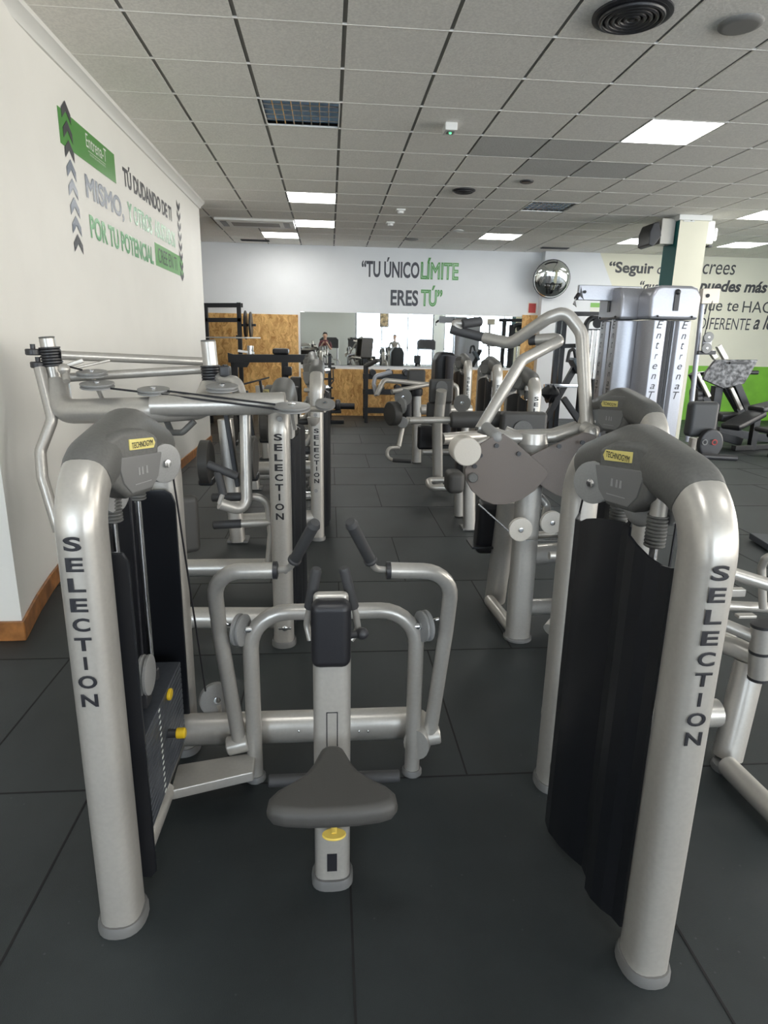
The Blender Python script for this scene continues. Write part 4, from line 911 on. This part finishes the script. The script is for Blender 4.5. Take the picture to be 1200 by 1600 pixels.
# ================================================================== SILVER CABLE TOWER
c0 = at(1056, 470, 7.15)
T = thing('cable_tower', (c0.x, 7.45, 0), 'tall silver multi station cable tower in front of the pillar', 'exercise machine')
ztop = at(1058, 446, 7.15).z
GRYPR = mat('grey_print', (.04, .04, .045), .5)
def cable_unit(cx, cy, ang):
    Mx = Matrix.Translation((cx, cy, 0)) @ Matrix.Rotation(ang, 4, 'Z')
    G = lambda x, y, z: Mx @ V((x, y, z))
    f = MB(); pl = [(-.27, .30), (-.28, .12), (-.215, .0), (-.075, .0), (-.055, .05), (.055, .05), (.075, 0), (.215, 0), (.28, .12), (.27, .30)]
    f.prism([G(x, y, .08) for x, y in pl], (0, 0, ztop-.45), .012, 2); b = f.build('tower_shell', SILVER2, T)
    f = MB(); q = [(-.285, ztop-.36), (.285, ztop-.36), (.295, ztop-.12), (.24, ztop-.02), (.17, ztop), (-.17, ztop), (-.24, ztop-.02), (-.295, ztop-.12)]
    f.prism([G(x, -.012, z) for x, z in q], (Mx.to_3x3() @ V((0, .32, 0))), .035, 4); f.build('tower_head', SILVER2, T, 50)
    f = MB()
    for x in (-.022, .022): f.prism([G(x-.018, .042, .35), G(x+.018, .042, .35), G(x+.018, .042, ztop-.375), G(x-.018, .042, ztop-.375)], Mx.to_3x3() @ V((0, .012, 0)))
    f.build('stack_slot', INK, b)
    f = MB(); f.prism([G(-.03, -.026, ztop-.27), G(.03, -.026, ztop-.27), G(.03, -.026, ztop-.06), G(-.03, -.026, ztop-.06)], Mx.to_3x3() @ V((0, .02, 0)), .004)
    f.sphere(G(.0, -.02, ztop-.07), .032); f.build('head_pulley', DARKP, T)
    pit = .112
    for sx in (-1, 1):
        f = MB()
        for k, ch in enumerate('EntrenaT'):
            big = ch in 'ET'; h = .085 if big else (.075 if ch == 't' else .055); wd = .075 if big else (.035 if ch in 'tr' else .055)
            z = ztop-.43-pit*k-.03
            f.text(ch, G(sx*.148-wd/2, -.001, z), Mx.to_3x3() @ V((wd, 0, 0)), V((0, 0, h)), 0, -.004, .25, .001)
        f.build('brand_lettering', GRYPR, b)
    f = MB()
    for sx in (-1, 1): f.sphere(G(sx*.2, -.024, ztop-.33), .012)
    f.build('screw', DARKP, b)
cable_unit(c0.x, 7.15, 0)
cable_unit(c0.x-.50, 7.72, -math.pi/2+.04)
f = MB(); f.box((c0.x, 7.6, .05), (1.0, .8, .1), .02); f.build('base', SILVER2, T)
f = MB(); a, b = at(903, 457, 7.7), at(1000, 460, 7.7); f.bar(a, b, .07, .17, .008); ar = f.build('top_arm', SILVER2, T)
f = MB(); f.prism([at(908, 447, 7.66), at(906, 462, 7.66), at(913, 469, 7.66), at(911, 464, 7.66)], (0, .03, 0)); f.cyl(at(904, 460, 7.66), at(900, 466, 7.6), .025, 12); f.cyl(at(914, 456, 7.64), at(914, 456, 7.66), .018, 12); f.build('end_bracket', DARKP, ar)
f = MB(); f.tube([at(900, 466, 7.6), at(898, 470, 7.6), at(900, 479, 7.6), at(896, 475, 7.6), at(899, 469, 7.6)], .010, n=8); f.build('carabiner', CHROME, ar)
f = MB(); f.bar(at(1095, 463, 7.45), at(1122, 463, 7.45), .07, .17, .008); ar = f.build('top_arm', mat('warm_lit_steel', (.62, .56, .48), .4, .3), T)  # warm light from the right is put into this arm's colour
f = MB(); f.cyl(at(1106, 462, 7.40), at(1106, 462, 7.43), .022, 12); f.build('bolt', DARKP, ar)
strut(T, 'guide_tube', [at(964, 470, 7.65), at(936, 690, 7.65)], .03, m=SILVER2)
strut(T, 'guide_tube', [at(973, 470, 7.8), at(946, 690, 7.8)], .03, m=SILVER2)
strut(T, 'guide_tube', [at(1098, 470, 7.5), at(1074, 690, 7.5)], .03, m=SILVER2)
f = MB(); f.bar(at(1090, 551, 7.4), at(1117, 551, 7.4), .05, .045); f.build('trolley_rail', DARKP, T)
f = MB(); f.prism([at(x, y, 7.4) for x, y in ((1100, 525), (1108, 520), (1113, 530), (1110, 552), (1097, 551), (1098, 540))], (0, .03, 0), .004); f.build('trolley_plate', SILVER2, T)
for px, py in ((1107, 527), (1104, 544)): disc(T, 'trolley_pulley', at(px, py, 7.36), (0, 1, 0), .06)
f = MB(); f.tube([at(1113, 470, 7.42), at(1101, 524, 7.36)], .006, n=6); f.build('cable', INK, T)

# ================================================================== BLACK STRENGTH EQUIPMENT AT THE BACK
def bars(t, nm, segs, Y, w_=.07, m=BLACKM):
    f = MB()
    for s_ in segs: f.bar(at(s_[0], s_[1], Y if len(s_) < 5 else s_[4]), at(s_[2], s_[3], Y if len(s_) < 6 else s_[5]), w_, w_, .006)
    return f.build(nm, m, t)
def bar_parts(t, nm, segs, Y, w_=.07, m=BLACKM):
    for s_ in segs: bars(t, nm, [s_], Y, w_, m)
# squat rack left
q = at(372, 475, 11.3)
t = thing('squat_rack', (q.x, 11.3, 0), 'black squat rack with bar plates at the far left by the particle board', 'rack')
def upright(t, px, py, Y, nm='upright', w_=.07, m=BLACKM):
    p = at(px, py, Y); f = MB(); f.bar((p.x, Y, 0), p, w_, w_, .006); f.build(nm, m, t); return p
upright(t, 373, 476, 11.3); upright(t, 321, 477, 11.3)
upright(t, 373, 476, 12.2); upright(t, 320, 477, 12.2)
bar_parts(t, 'cross_beam', [(317, 477, 377, 477), (317, 500, 377, 500), (317, 477, 377, 477, 12.2)], 11.3)
bar_parts(t, 'side_beam', [(373, 476, 373, 476, 11.3, 12.2), (372, 527, 372, 527, 11.3, 12.2)], 11.3)
f = MB(); f.bar(at(318, 527, 11.25), at(407, 528, 11.25), .025, .025); f.build('safety_bar', CHROME, t)
bar_parts(t, 'plate_peg', [(374, 508, 400, 508)], 11.4, .04)
for k, (px, r, lab) in enumerate(((384, .24, 'black weight plate on the squat rack, the one nearer the upright'), (392, .22, 'black weight plate on the squat rack, the outer one'))):
    c = at(px, 508, 11.4); f = MB(); rm = (r+.035)/2; f.tube([c+V((0, rm*math.cos(a), rm*math.sin(a))) for a in [2*math.pi*q/36 for q in range(37)]], .02, n=14, b=(r-.035)/2, ex=3.2)
    tag(f.build('weight_plate', BLACKM), lab, 'weight plate', 'plates on the squat rack')
# flat bench frame
q = at(440, 560, 10.2)
t = thing('bench_frame', (q.x, 10.2, 0), 'low black rack beam with short pad behind the fly machine', 'bench')
bar_parts(t, 'beam', [(357, 560, 482, 560)], 10.2, .12)
upright(t, 445, 560, 10.2, 'leg', .1); upright(t, 366, 560, 10.2, 'leg', .1)
f = MB(); f.prism([at(x, y, 10.15) for x, y in ((355, 551), (392, 562), (386, 574), (362, 574))], (0, .05, 0), .005); f.build('end_plate', BLACKM, t)
f = MB(); f.box(at(439, 549, 10.2), (.24, .3, .09), .03, 3); f.build('pad', PADB, t)
f = MB(); f.bar(at(372, 548, 10.3), at(398, 552, 10.3), .08, .04); f.cyl(at(391, 540, 10.3), at(391, 556, 10.3), .05, 16); f.build('carriage', CHROME, t)
f = MB(); f.box(at(450, 580, 10.1), (.12, .12, .14), .02); f.build('clamp', BLACKM, t)
# peg rack beside the left row
q = at(515, 560, 11.6)
t = thing('peg_rack', (q.x, 11.6, 0), 'thin black peg rack at the end of the left row below the mirror', 'rack')
upright(t, 515, 556, 11.6, 'post', .06)
bar_parts(t, 'peg', [(498, 575, 524, 575), (500, 592, 522, 592), (498, 606, 520, 606), (500, 622, 522, 622)], 11.6, .035)
f = MB(); f.tube([at(520, 575, 11.5), at(521, 595, 11.5), at(514, 604, 11.5)], .012, n=8); f.build('strap', DARKP, t)
for k in range(2): f = MB(); f.cyl(at(508, (607, 580)[k], 11.55), at(516, (606, 579)[k], 11.55), .05, 14); f.build('chrome_sleeve', CHROME, t)
f = MB(); f.box((q.x, 11.6, .03), (.5, .5, .06), .01); f.build('base', BLACKM, t)
c = at(524, 634, 11.3); t = thing('barbell', (c.x, 11.3, c.z), 'black barbell end with collar near the floor under the low particle board', 'barbell')
f = MB(); f.cyl(at(516, 634, 11.3), at(554, 635, 11.3), .055, 14); f.build('sleeve', BLACKM, t)
f = MB(); f.cyl(at(524, 634, 11.3), at(532, 634, 11.3), .11, 20, bev=.02); f.build('collar', DARKP, t)
f = MB(); f.box(at(520, 640, 11.3)-V((0, 0, .03)), (.3, .2, .05), .01); f.build('rest', BLACKM, t)
# dumbbell rack
q = at(571, 540, 12.2)
t = thing('dumbbell_rack', (q.x+.5, 12.2, 0), 'black upright dumbbell rack in front of the mirror and low particle board', 'rack')
upright(t, 571, 558, 12.2); upright(t, 655, 580, 12.2)
for nm, yy in (('shelf', 588), ('shelf', 612), ('shelf', 641)): bars(t, nm, [(567, yy, 660, yy+1)], 12.15, .10)
for k in range(6):
    px = 582+13*k; yy = (582, 606)[k % 2]; c = at(px, yy, 12.15)
    d = thing('dumbbell', (c.x, 12.15, c.z), ('black round dumbbell on the rack, %s on the %s shelf' % (('leftmost', 'leftmost', 'middle', 'middle', 'rightmost', 'rightmost')[k], ('upper', 'lower')[k % 2])), 'dumbbell', 'dumbbells on the rack')
    f = MB()
    f.cyl(c-V((0, .10, 0)), c+V((0, .10, 0)), .016, 10); f.build('handle', CHROME, d)
    for s_ in (-1, 1): f = MB(); f.cyl(c+V((0, s_*.06, 0)), c+V((0, s_*.15, 0)), .06, 18, bev=.01); f.build('head', DARKP, d)
# angled sit-up seat in front of the mirror
q = flz(575, 650); t = thing('utility_bench', (at(580, 560, 11.5).x, 11.5, 0), 'small upright black utility bench before the mirror', 'bench')
f = MB(); f.bar(at(572, 560, 11.5), at(575, 528, 11.6), .2, .07, .02); f.build('backrest', PADG, t)
f = MB(); f.bar(at(572, 572, 11.5), at(592, 562, 11.4), .2, .06, .02); f.build('seat', PADG, t)
upright(t, 573, 566, 11.5, 'post', .06)
# black cable machine right of the narrow board
q = at(917, 500, 10.6)
t = thing('lat_machine', (q.x, 10.6, 0), 'tall black lat pulldown frame with light guide rods before the white wall', 'exercise machine')
for px, py, Y in ((874, 491, 10.9), (882, 500, 11.0)): upright(t, px, py, Y, 'upright', .08)
bar_parts(t, 'cross_beam', [(863, 490, 965, 491, 10.9, 10.9), (868, 541, 908, 540, 10.9, 10.9)], 10.9)
f = MB(); a, b = at(917, 497, 10.5), at(948, 497, 10.5); f.tube([(a.x, 10.5, .02), a, b, (b.x, 10.5, .02)], .045, .12, n=12); f.build('rounded_frame', BLACKM, t)
f = MB(); f.bar(at(920, 515, 10.5), at(948, 515, 10.5), .03, .02); f.build('crosspiece', BLACKM, t)
for px in (926, 934, 941):
    a = at(px, 516, 10.5); f = MB(); f.cyl((a.x, 10.5, .4), a, .018, 10); f.build('guide_rod', CHROME, t)
a, b = at(921, 592, 10.5), at(946, 640, 10.5); f = MB(); f.box(((a.x+b.x)/2, 10.5, (a.z)/2), (b.x-a.x, .3, a.z), .01); f.build('weight_stack', BLACK, t)
for px in (934, 943): f = MB(); f.cyl(at(px, 505, 10.42), at(px, 505, 10.48), .08, 20); f.build('pulley', DARKP, t)
# black bench press with crossed struts
q = flz(880, 690)
t = thing('incline_machine', (at(880, 640, 9.4).x, 9.4, 0), 'black machine with crossed diagonal struts and a blue grey pad behind the bent arms', 'exercise machine')
bar_parts(t, 'strut', [(843, 672, 908, 556), (880, 622, 934, 700)], 9.4, .085)
bar_parts(t, 'floor_beam', [(838, 690, 935, 690)], 9.4, .085)
f = MB(); f.bar(at(893, 560, 9.35), at(905, 583, 9.35), .26, .07, .02); f.build('pad', mat('blue_grey_vinyl', (.13, .16, .19), .5), t)
bar_parts(t, 'horn', [(850, 602, 905, 603)], 9.3, .05, CHROME)
for px in (858, 862): f = MB(); f.cyl(at(px-3, 615, 9.3), at(px+1, 615, 9.3), .16, 24, bev=.02); f.build('side_wheel', BLACKM, t)
f = MB(); f.tube([at(886, 566, 9.3), at(890, 548, 9.3), at(897, 545, 9.3), at(900, 562, 9.3)], .025, .04, n=10); f.build('handle', DARKP, t)
# leg press
q = at(1130, 640, 9.2)
t = thing('leg_press', (q.x, 9.2, 0), 'black leg press with chequered foot plate before the lime green wall', 'exercise machine')
f = MB(); f.prism([at(x, y, 9.1) for x, y in ((1104, 581), (1119, 562), (1185, 562), (1176, 579), (1163, 600), (1130, 607), (1099, 593))], (0, .06, 0), .01); f.build('foot_plate', mat('chequer_plate', (.05, .05, .052), .4, .5, noise=.6, nscale=18, bump=.6, col2=(.16, .16, .165)), t)
f = MB(); f.bar(at(1140, 567, 9.05), at(1170, 567, 9.05), .03, .03); f.build('plate_handle', BLACKM, t)
strut(t, 'grip_bar', [at(1150, 582, 9.2), at(1184, 582, 9.2)], .03, m=DARKP)
for s_ in ((1134, 604, 1160, 650), (1150, 600, 1170, 648), (1082, 583, 1112, 645)): bars(t, 'rail', [s_], 9.25, .1)
for s_ in ((1142, 606, 1158, 640), (1090, 584, 1108, 620)): bars(t, 'guide', [s_], 9.15, .05, SILVER)
p_ = at(1121, 603, 9.3); f = MB(); f.bar((p_.x, 9.3, 0), p_, .13, .13, .01); f.build('post', BLACKM, t)
bars(t, 'top_link', [(1086, 585, 1105, 583)], 9.25, .06, CHROME); bars(t, 'floor_beam', [(1080, 668, 1156, 690)], 8.9, .12); bars(t, 'floor_beam', [(1120, 672, 1205, 686)], 9.4, .12)
f = MB(); f.box(at(1137, 651, 9.0), (.4, .34, .12), .03, 3); f.build('seat', PADB, t)
for k in range(3): f = MB(); f.cyl(at(1083, 615+8*k, 9.3), at(1092, 614+8*k, 9.3), .12, 20, bev=.01); f.build('weight_disc', DARKP, t)
bars(t, 'upper_rail', [(1110, 548, 1118, 560), (1122, 540, 1134, 562)], 9.4, .07, SILVER)
# benches at the right edge
q = at(1175, 650, 8.6)
t = thing('adjustable_bench', (q.x, 8.6, 0), 'black adjustable bench at the right edge beside the leg press', 'bench')
f = MB(); f.bar(at(1140, 668, 8.5), at(1184, 645, 8.7), .30, .09, .03); f.build('seat_cushion', PADB, t)
f = MB(); f.bar(at(1180, 640, 8.7), at(1230, 628, 8.8), .30, .09, .03); f.build('back_cushion', PADB, t)
f = MB(); p_ = at(1182, 652, 8.7); f.bar((p_.x, 8.7, 0), p_, .09, .09); f.build('leg', BLACKM, t)
f = MB(); f.bar((q.x-.2, 8.6, .04), (q.x+.5, 8.8, .04), .08, .07); f.build('floor_beam', BLACKM, t)
q = flz(1195, 707); q.x -= .1; q.y -= .45
t = thing('exercise_bike', (q.x+.3, q.y-.35, 0), 'silver footed exercise bike cut by the right edge of the view', 'exercise bike')
f = MB(); f.box((q.x+.1, q.y, .03), (.5, .12, .06), .015); f.build('foot', DARKP, t)
f = MB(); f.tube([(q.x+.22, q.y+.1, .04), at(1208, 676, q.y+.1)], .09, n=20); f.build('post', CHROME, t)
f = MB(); f.box(at(1212, 672, q.y+.1), (.44, .3, .07), .03); f.build('seat', PADB, t)
# padded machine between the front tower and the leg press
q = at(1094, 655, 4.6)
t = thing('padded_machine', (q.x, 4.6, 0), 'dark padded upright with a round crank disc right of the second black hood', 'exercise machine')
pad(t, 1078, 627, 1113, 682, 4.6, .1, mat('slate_vinyl', (.05, .052, .055), .5), .03)
f = MB(); p_ = at(1083, 684, 4.7); f.bar((p_.x, 4.7, 0), p_, .04, .05); f.build('post', SILVER, t)
f = MB(); p_ = at(1095, 684, 4.7); f.bar((p_.x, 4.7, 0), p_, .04, .05); f.build('post', SILVER, t)
c = at(1109, 693, 4.5); f = MB(); f.tube([c+V((0, -.03, 0)), c+V((0, -.02, 0)), c+V((0, .02, 0)), c+V((0, .03, 0))], .09, n=28, b=.11, ref=(1, 0, 0), rs=[.85, 1, 1, .85]); cd = f.build('crank_disc', DARKP, t)
f = MB()
for px, mm in ((1101, 0), (1116, 1)):
    c2_ = at(px, 691, 4.46); f.tube([c2_+V((.018*math.cos(a), -.005, .018*math.sin(a))) for a in [2*math.pi*k/16 for k in range(17)]], .004, n=6, mi=mm)
f.build('dial_print', [PULLEY, REDP], cd)
strut(t, 'side_handle', [at(1095, 713, 4.3), at(1150, 716, 4.3)], .022, m=DARKP)
q = flz(1172, 848)
f = MB(); f.prism([flz(1171, 832, .06), flz(1300, 842, .06), flz(1330, 870, .06), flz(1200, 850, .06)], (0, 0, -.05), .008)
tag(f.build('floor_platform', mat('blue_black_rubber', (.06, .068, .08), .5)), 'thin dark platform lying on the floor at the right edge', 'platform')

# ================================================================== PEOPLE AND MACHINES SEEN IN THE MIRROR
def person(name, x, y, lab, shirt, pose, h=1.72, rot=0.0):
    t = thing(name, (x, y, 0), lab, 'person')
    J = [('pel', (0, 0, .94), .13), ('waist', (0, 0, 1.08), .118), ('chest', (0, .01, 1.30), .145), ('neckb', (0, 0, 1.45), .075), ('neck', (0, .01, 1.50), .052), ('head0', (0, .02, 1.56), .072), ('head', (0, .02, 1.63), .088), ('crown', (0, .015, 1.69), .065)]
    vs = [j[1] for j in J]; rr = [j[2] for j in J]; ed = [(i, i+1) for i in range(len(J)-1)]
    def chain(root, pts):
        pv = root
        for co, r in pts: vs.append(co); rr.append(r); ed.append((pv, len(vs)-1)); pv = len(vs)-1
        return pv
    for s_ in (-1, 1):
        chain(0, [((s_*.10, 0, .86), .095), ((s_*.105, .01, .50), .062), ((s_*.11, -.02, .28), .055), ((s_*.11, -.02, .09), .038), ((s_*.115, .06, .04), .04), ((s_*.12, .16, .03), .03)])
        if pose == 'phone': arm = [((s_*.17, 0, 1.40), .062), ((s_*.23, .02, 1.20), .045), ((s_*.22, .06, 1.10), .042), ((s_*.10, .28, 1.30), .030), ((s_*.07, .34, 1.36), .032)]
        else: arm = [((s_*.17, 0, 1.40), .062), ((s_*.23, -.01, 1.22), .046), ((s_*.25, 0, 1.08), .042), ((s_*.25, .05, .88), .030), ((s_*.25, .07, .80), .034)]
        hand = chain(2, arm); hx, hy, hz = vs[hand]
        for k in range(4):
            d = (-.024+.016*k)
            if pose == 'phone': chain(hand, [((hx+d*.3, hy+.03, hz+d), .0095), ((hx-s_*.03, hy+.05, hz+d), .0085), ((hx-s_*.05, hy+.035, hz+d), .007)])
            else: chain(hand, [((hx, hy+d, hz-.045), .0095), ((hx-s_*.008, hy+d, hz-.08), .0085), ((hx-s_*.02, hy+d, hz-.10-.006*(k in (1, 2))), .007)])
        if pose == 'phone': chain(hand, [((hx-s_*.02, hy-.01, hz+.03), .011), ((hx-s_*.045, hy-.01, hz+.045), .008)])
        else: chain(hand, [((hx-s_*.015, hy+.03, hz-.03), .011), ((hx-s_*.02, hy+.04, hz-.055), .008)])
    me = bpy.data.meshes.new('body'); me.from_pydata(vs, ed, []); o = bpy.data.objects.new('body', me); COL.objects.link(o)
    sk = o.modifiers.new('skin', 'SKIN'); sk.use_smooth_shade = True
    for i, r in enumerate(rr): me.skin_vertices[0].data[i].radius = (r, r*(.72 if i in (0, 1, 2) else 1))
    me.skin_vertices[0].data[0].use_root = True
    ss = o.modifiers.new('sub', 'SUBSURF'); ss.levels = 2; ss.render_levels = 2
    bpy.context.view_layer.update()
    m2 = bpy.data.meshes.new_from_object(o.evaluated_get(bpy.context.evaluated_depsgraph_get()))
    bpy.data.objects.remove(o)
    ob = bpy.data.objects.new('body', m2); COL.objects.link(ob); ob.parent = t
    m2.materials.clear()
    for mm in (SKIN, shirt, TROUS, DARKP): m2.materials.append(mm)
    for p in m2.polygons:
        p.use_smooth = True; c = p.center
        p.material_index = 3 if c.z < .085 else 2 if c.z < .98 and abs(c.x) < .2 else 1 if c.z < 1.47 and (abs(c.x) < .19 or c.z > 1.15) and not (pose == 'phone' and c.y > .14) else 0
    O = V((x, y, 0))
    f = MB(); f.sphere(O+V((0, .0, 1.665)), .098, (.92, 1.0, .95), 20)
    bmesh.ops.delete(f.bm, geom=[v for v in f.bm.verts if v.co.y-y > .045 and v.co.z < 1.70 or v.co.z < 1.60], context='VERTS')
    f.build('hair', HAIR, t, 70)
    f = MB()
    for s_ in (-1, 1): f.sphere(O+V((s_*.033, .098, 1.635)), .012, n=10)
    f.build('eye', INK, t)
    f = MB(); f.tube([O+V((0, .10, 1.64)), O+V((0, .122, 1.605)), O+V((0, .10, 1.598))], .012, n=8); f.build('nose', SKIN, t)
    f = MB(); f.box(O+V((0, .098, 1.573)), (.045, .012, .008), .003); f.build('mouth', REDP, t)
    for s_ in (-1, 1): f = MB(); f.sphere(O+V((s_*.088, .02, 1.62)), .028, (.4, .7, 1.1), 12); f.build('ear', SKIN, t)
    t.rotation_euler.z = rot
    return t
person('person', -.16, -.62, 'person in a maroon shirt holding up a phone, reflected in the mirror at left', SHIRT, 'phone')
person('person', 2.85, -3.3, 'person in a grey shirt standing by the bright windows, reflected in the mirror centre', SHIRT2, 'stand')
f = MB(); f.box((-.0, -.215, 1.38), (.075, .009, .15), .004); 
ph = tag(f.build('phone', DARKP), 'black phone held up by the person in the maroon shirt', 'phone')
def treadmill(x, y, lab):
    t = thing('treadmill', (x, y, 0), lab, 'treadmill', 'treadmills behind the camera')
    f = MB(); f.box((x, y, .10), (.75, 1.7, .16), .03); f.build('deck', DARKP, t)
    f = MB(); f.box((x, y-.1, .184), (.5, 1.35, .012), .003); f.build('belt', GRIP, t)
    for s_ in (-1, 1):
        f = MB(); f.tube([(x+s_*.36, y+.6, .1), (x+s_*.36, y+.78, 1.25)], .035, n=12); f.build('upright', SILVER2, t)
        f = MB(); f.tube([(x+s_*.36, y+.75, 1.1), (x+s_*.36, y+.3, 1.05)], .022, n=10); f.build('handrail', GRIP, t)
    f = MB(); f.prism([(x-.42, y+.82, 1.12), (x+.42, y+.82, 1.12), (x+.42, y+.82, 1.48), (x+.3, y+.82, 1.58), (x-.3, y+.82, 1.58), (x-.42, y+.82, 1.48)], (0, -.09, 0), .03, 3); f.build('console', DARKP, t)
treadmill(.0, -4.6, 'treadmill with black console behind the camera, leftmost in the mirror')
treadmill(1.25, -4.6, 'treadmill with black console behind the camera, right of the first in the mirror')
treadmill(4.3, -4.4, 'treadmill with black console behind the camera before the right hand windows')
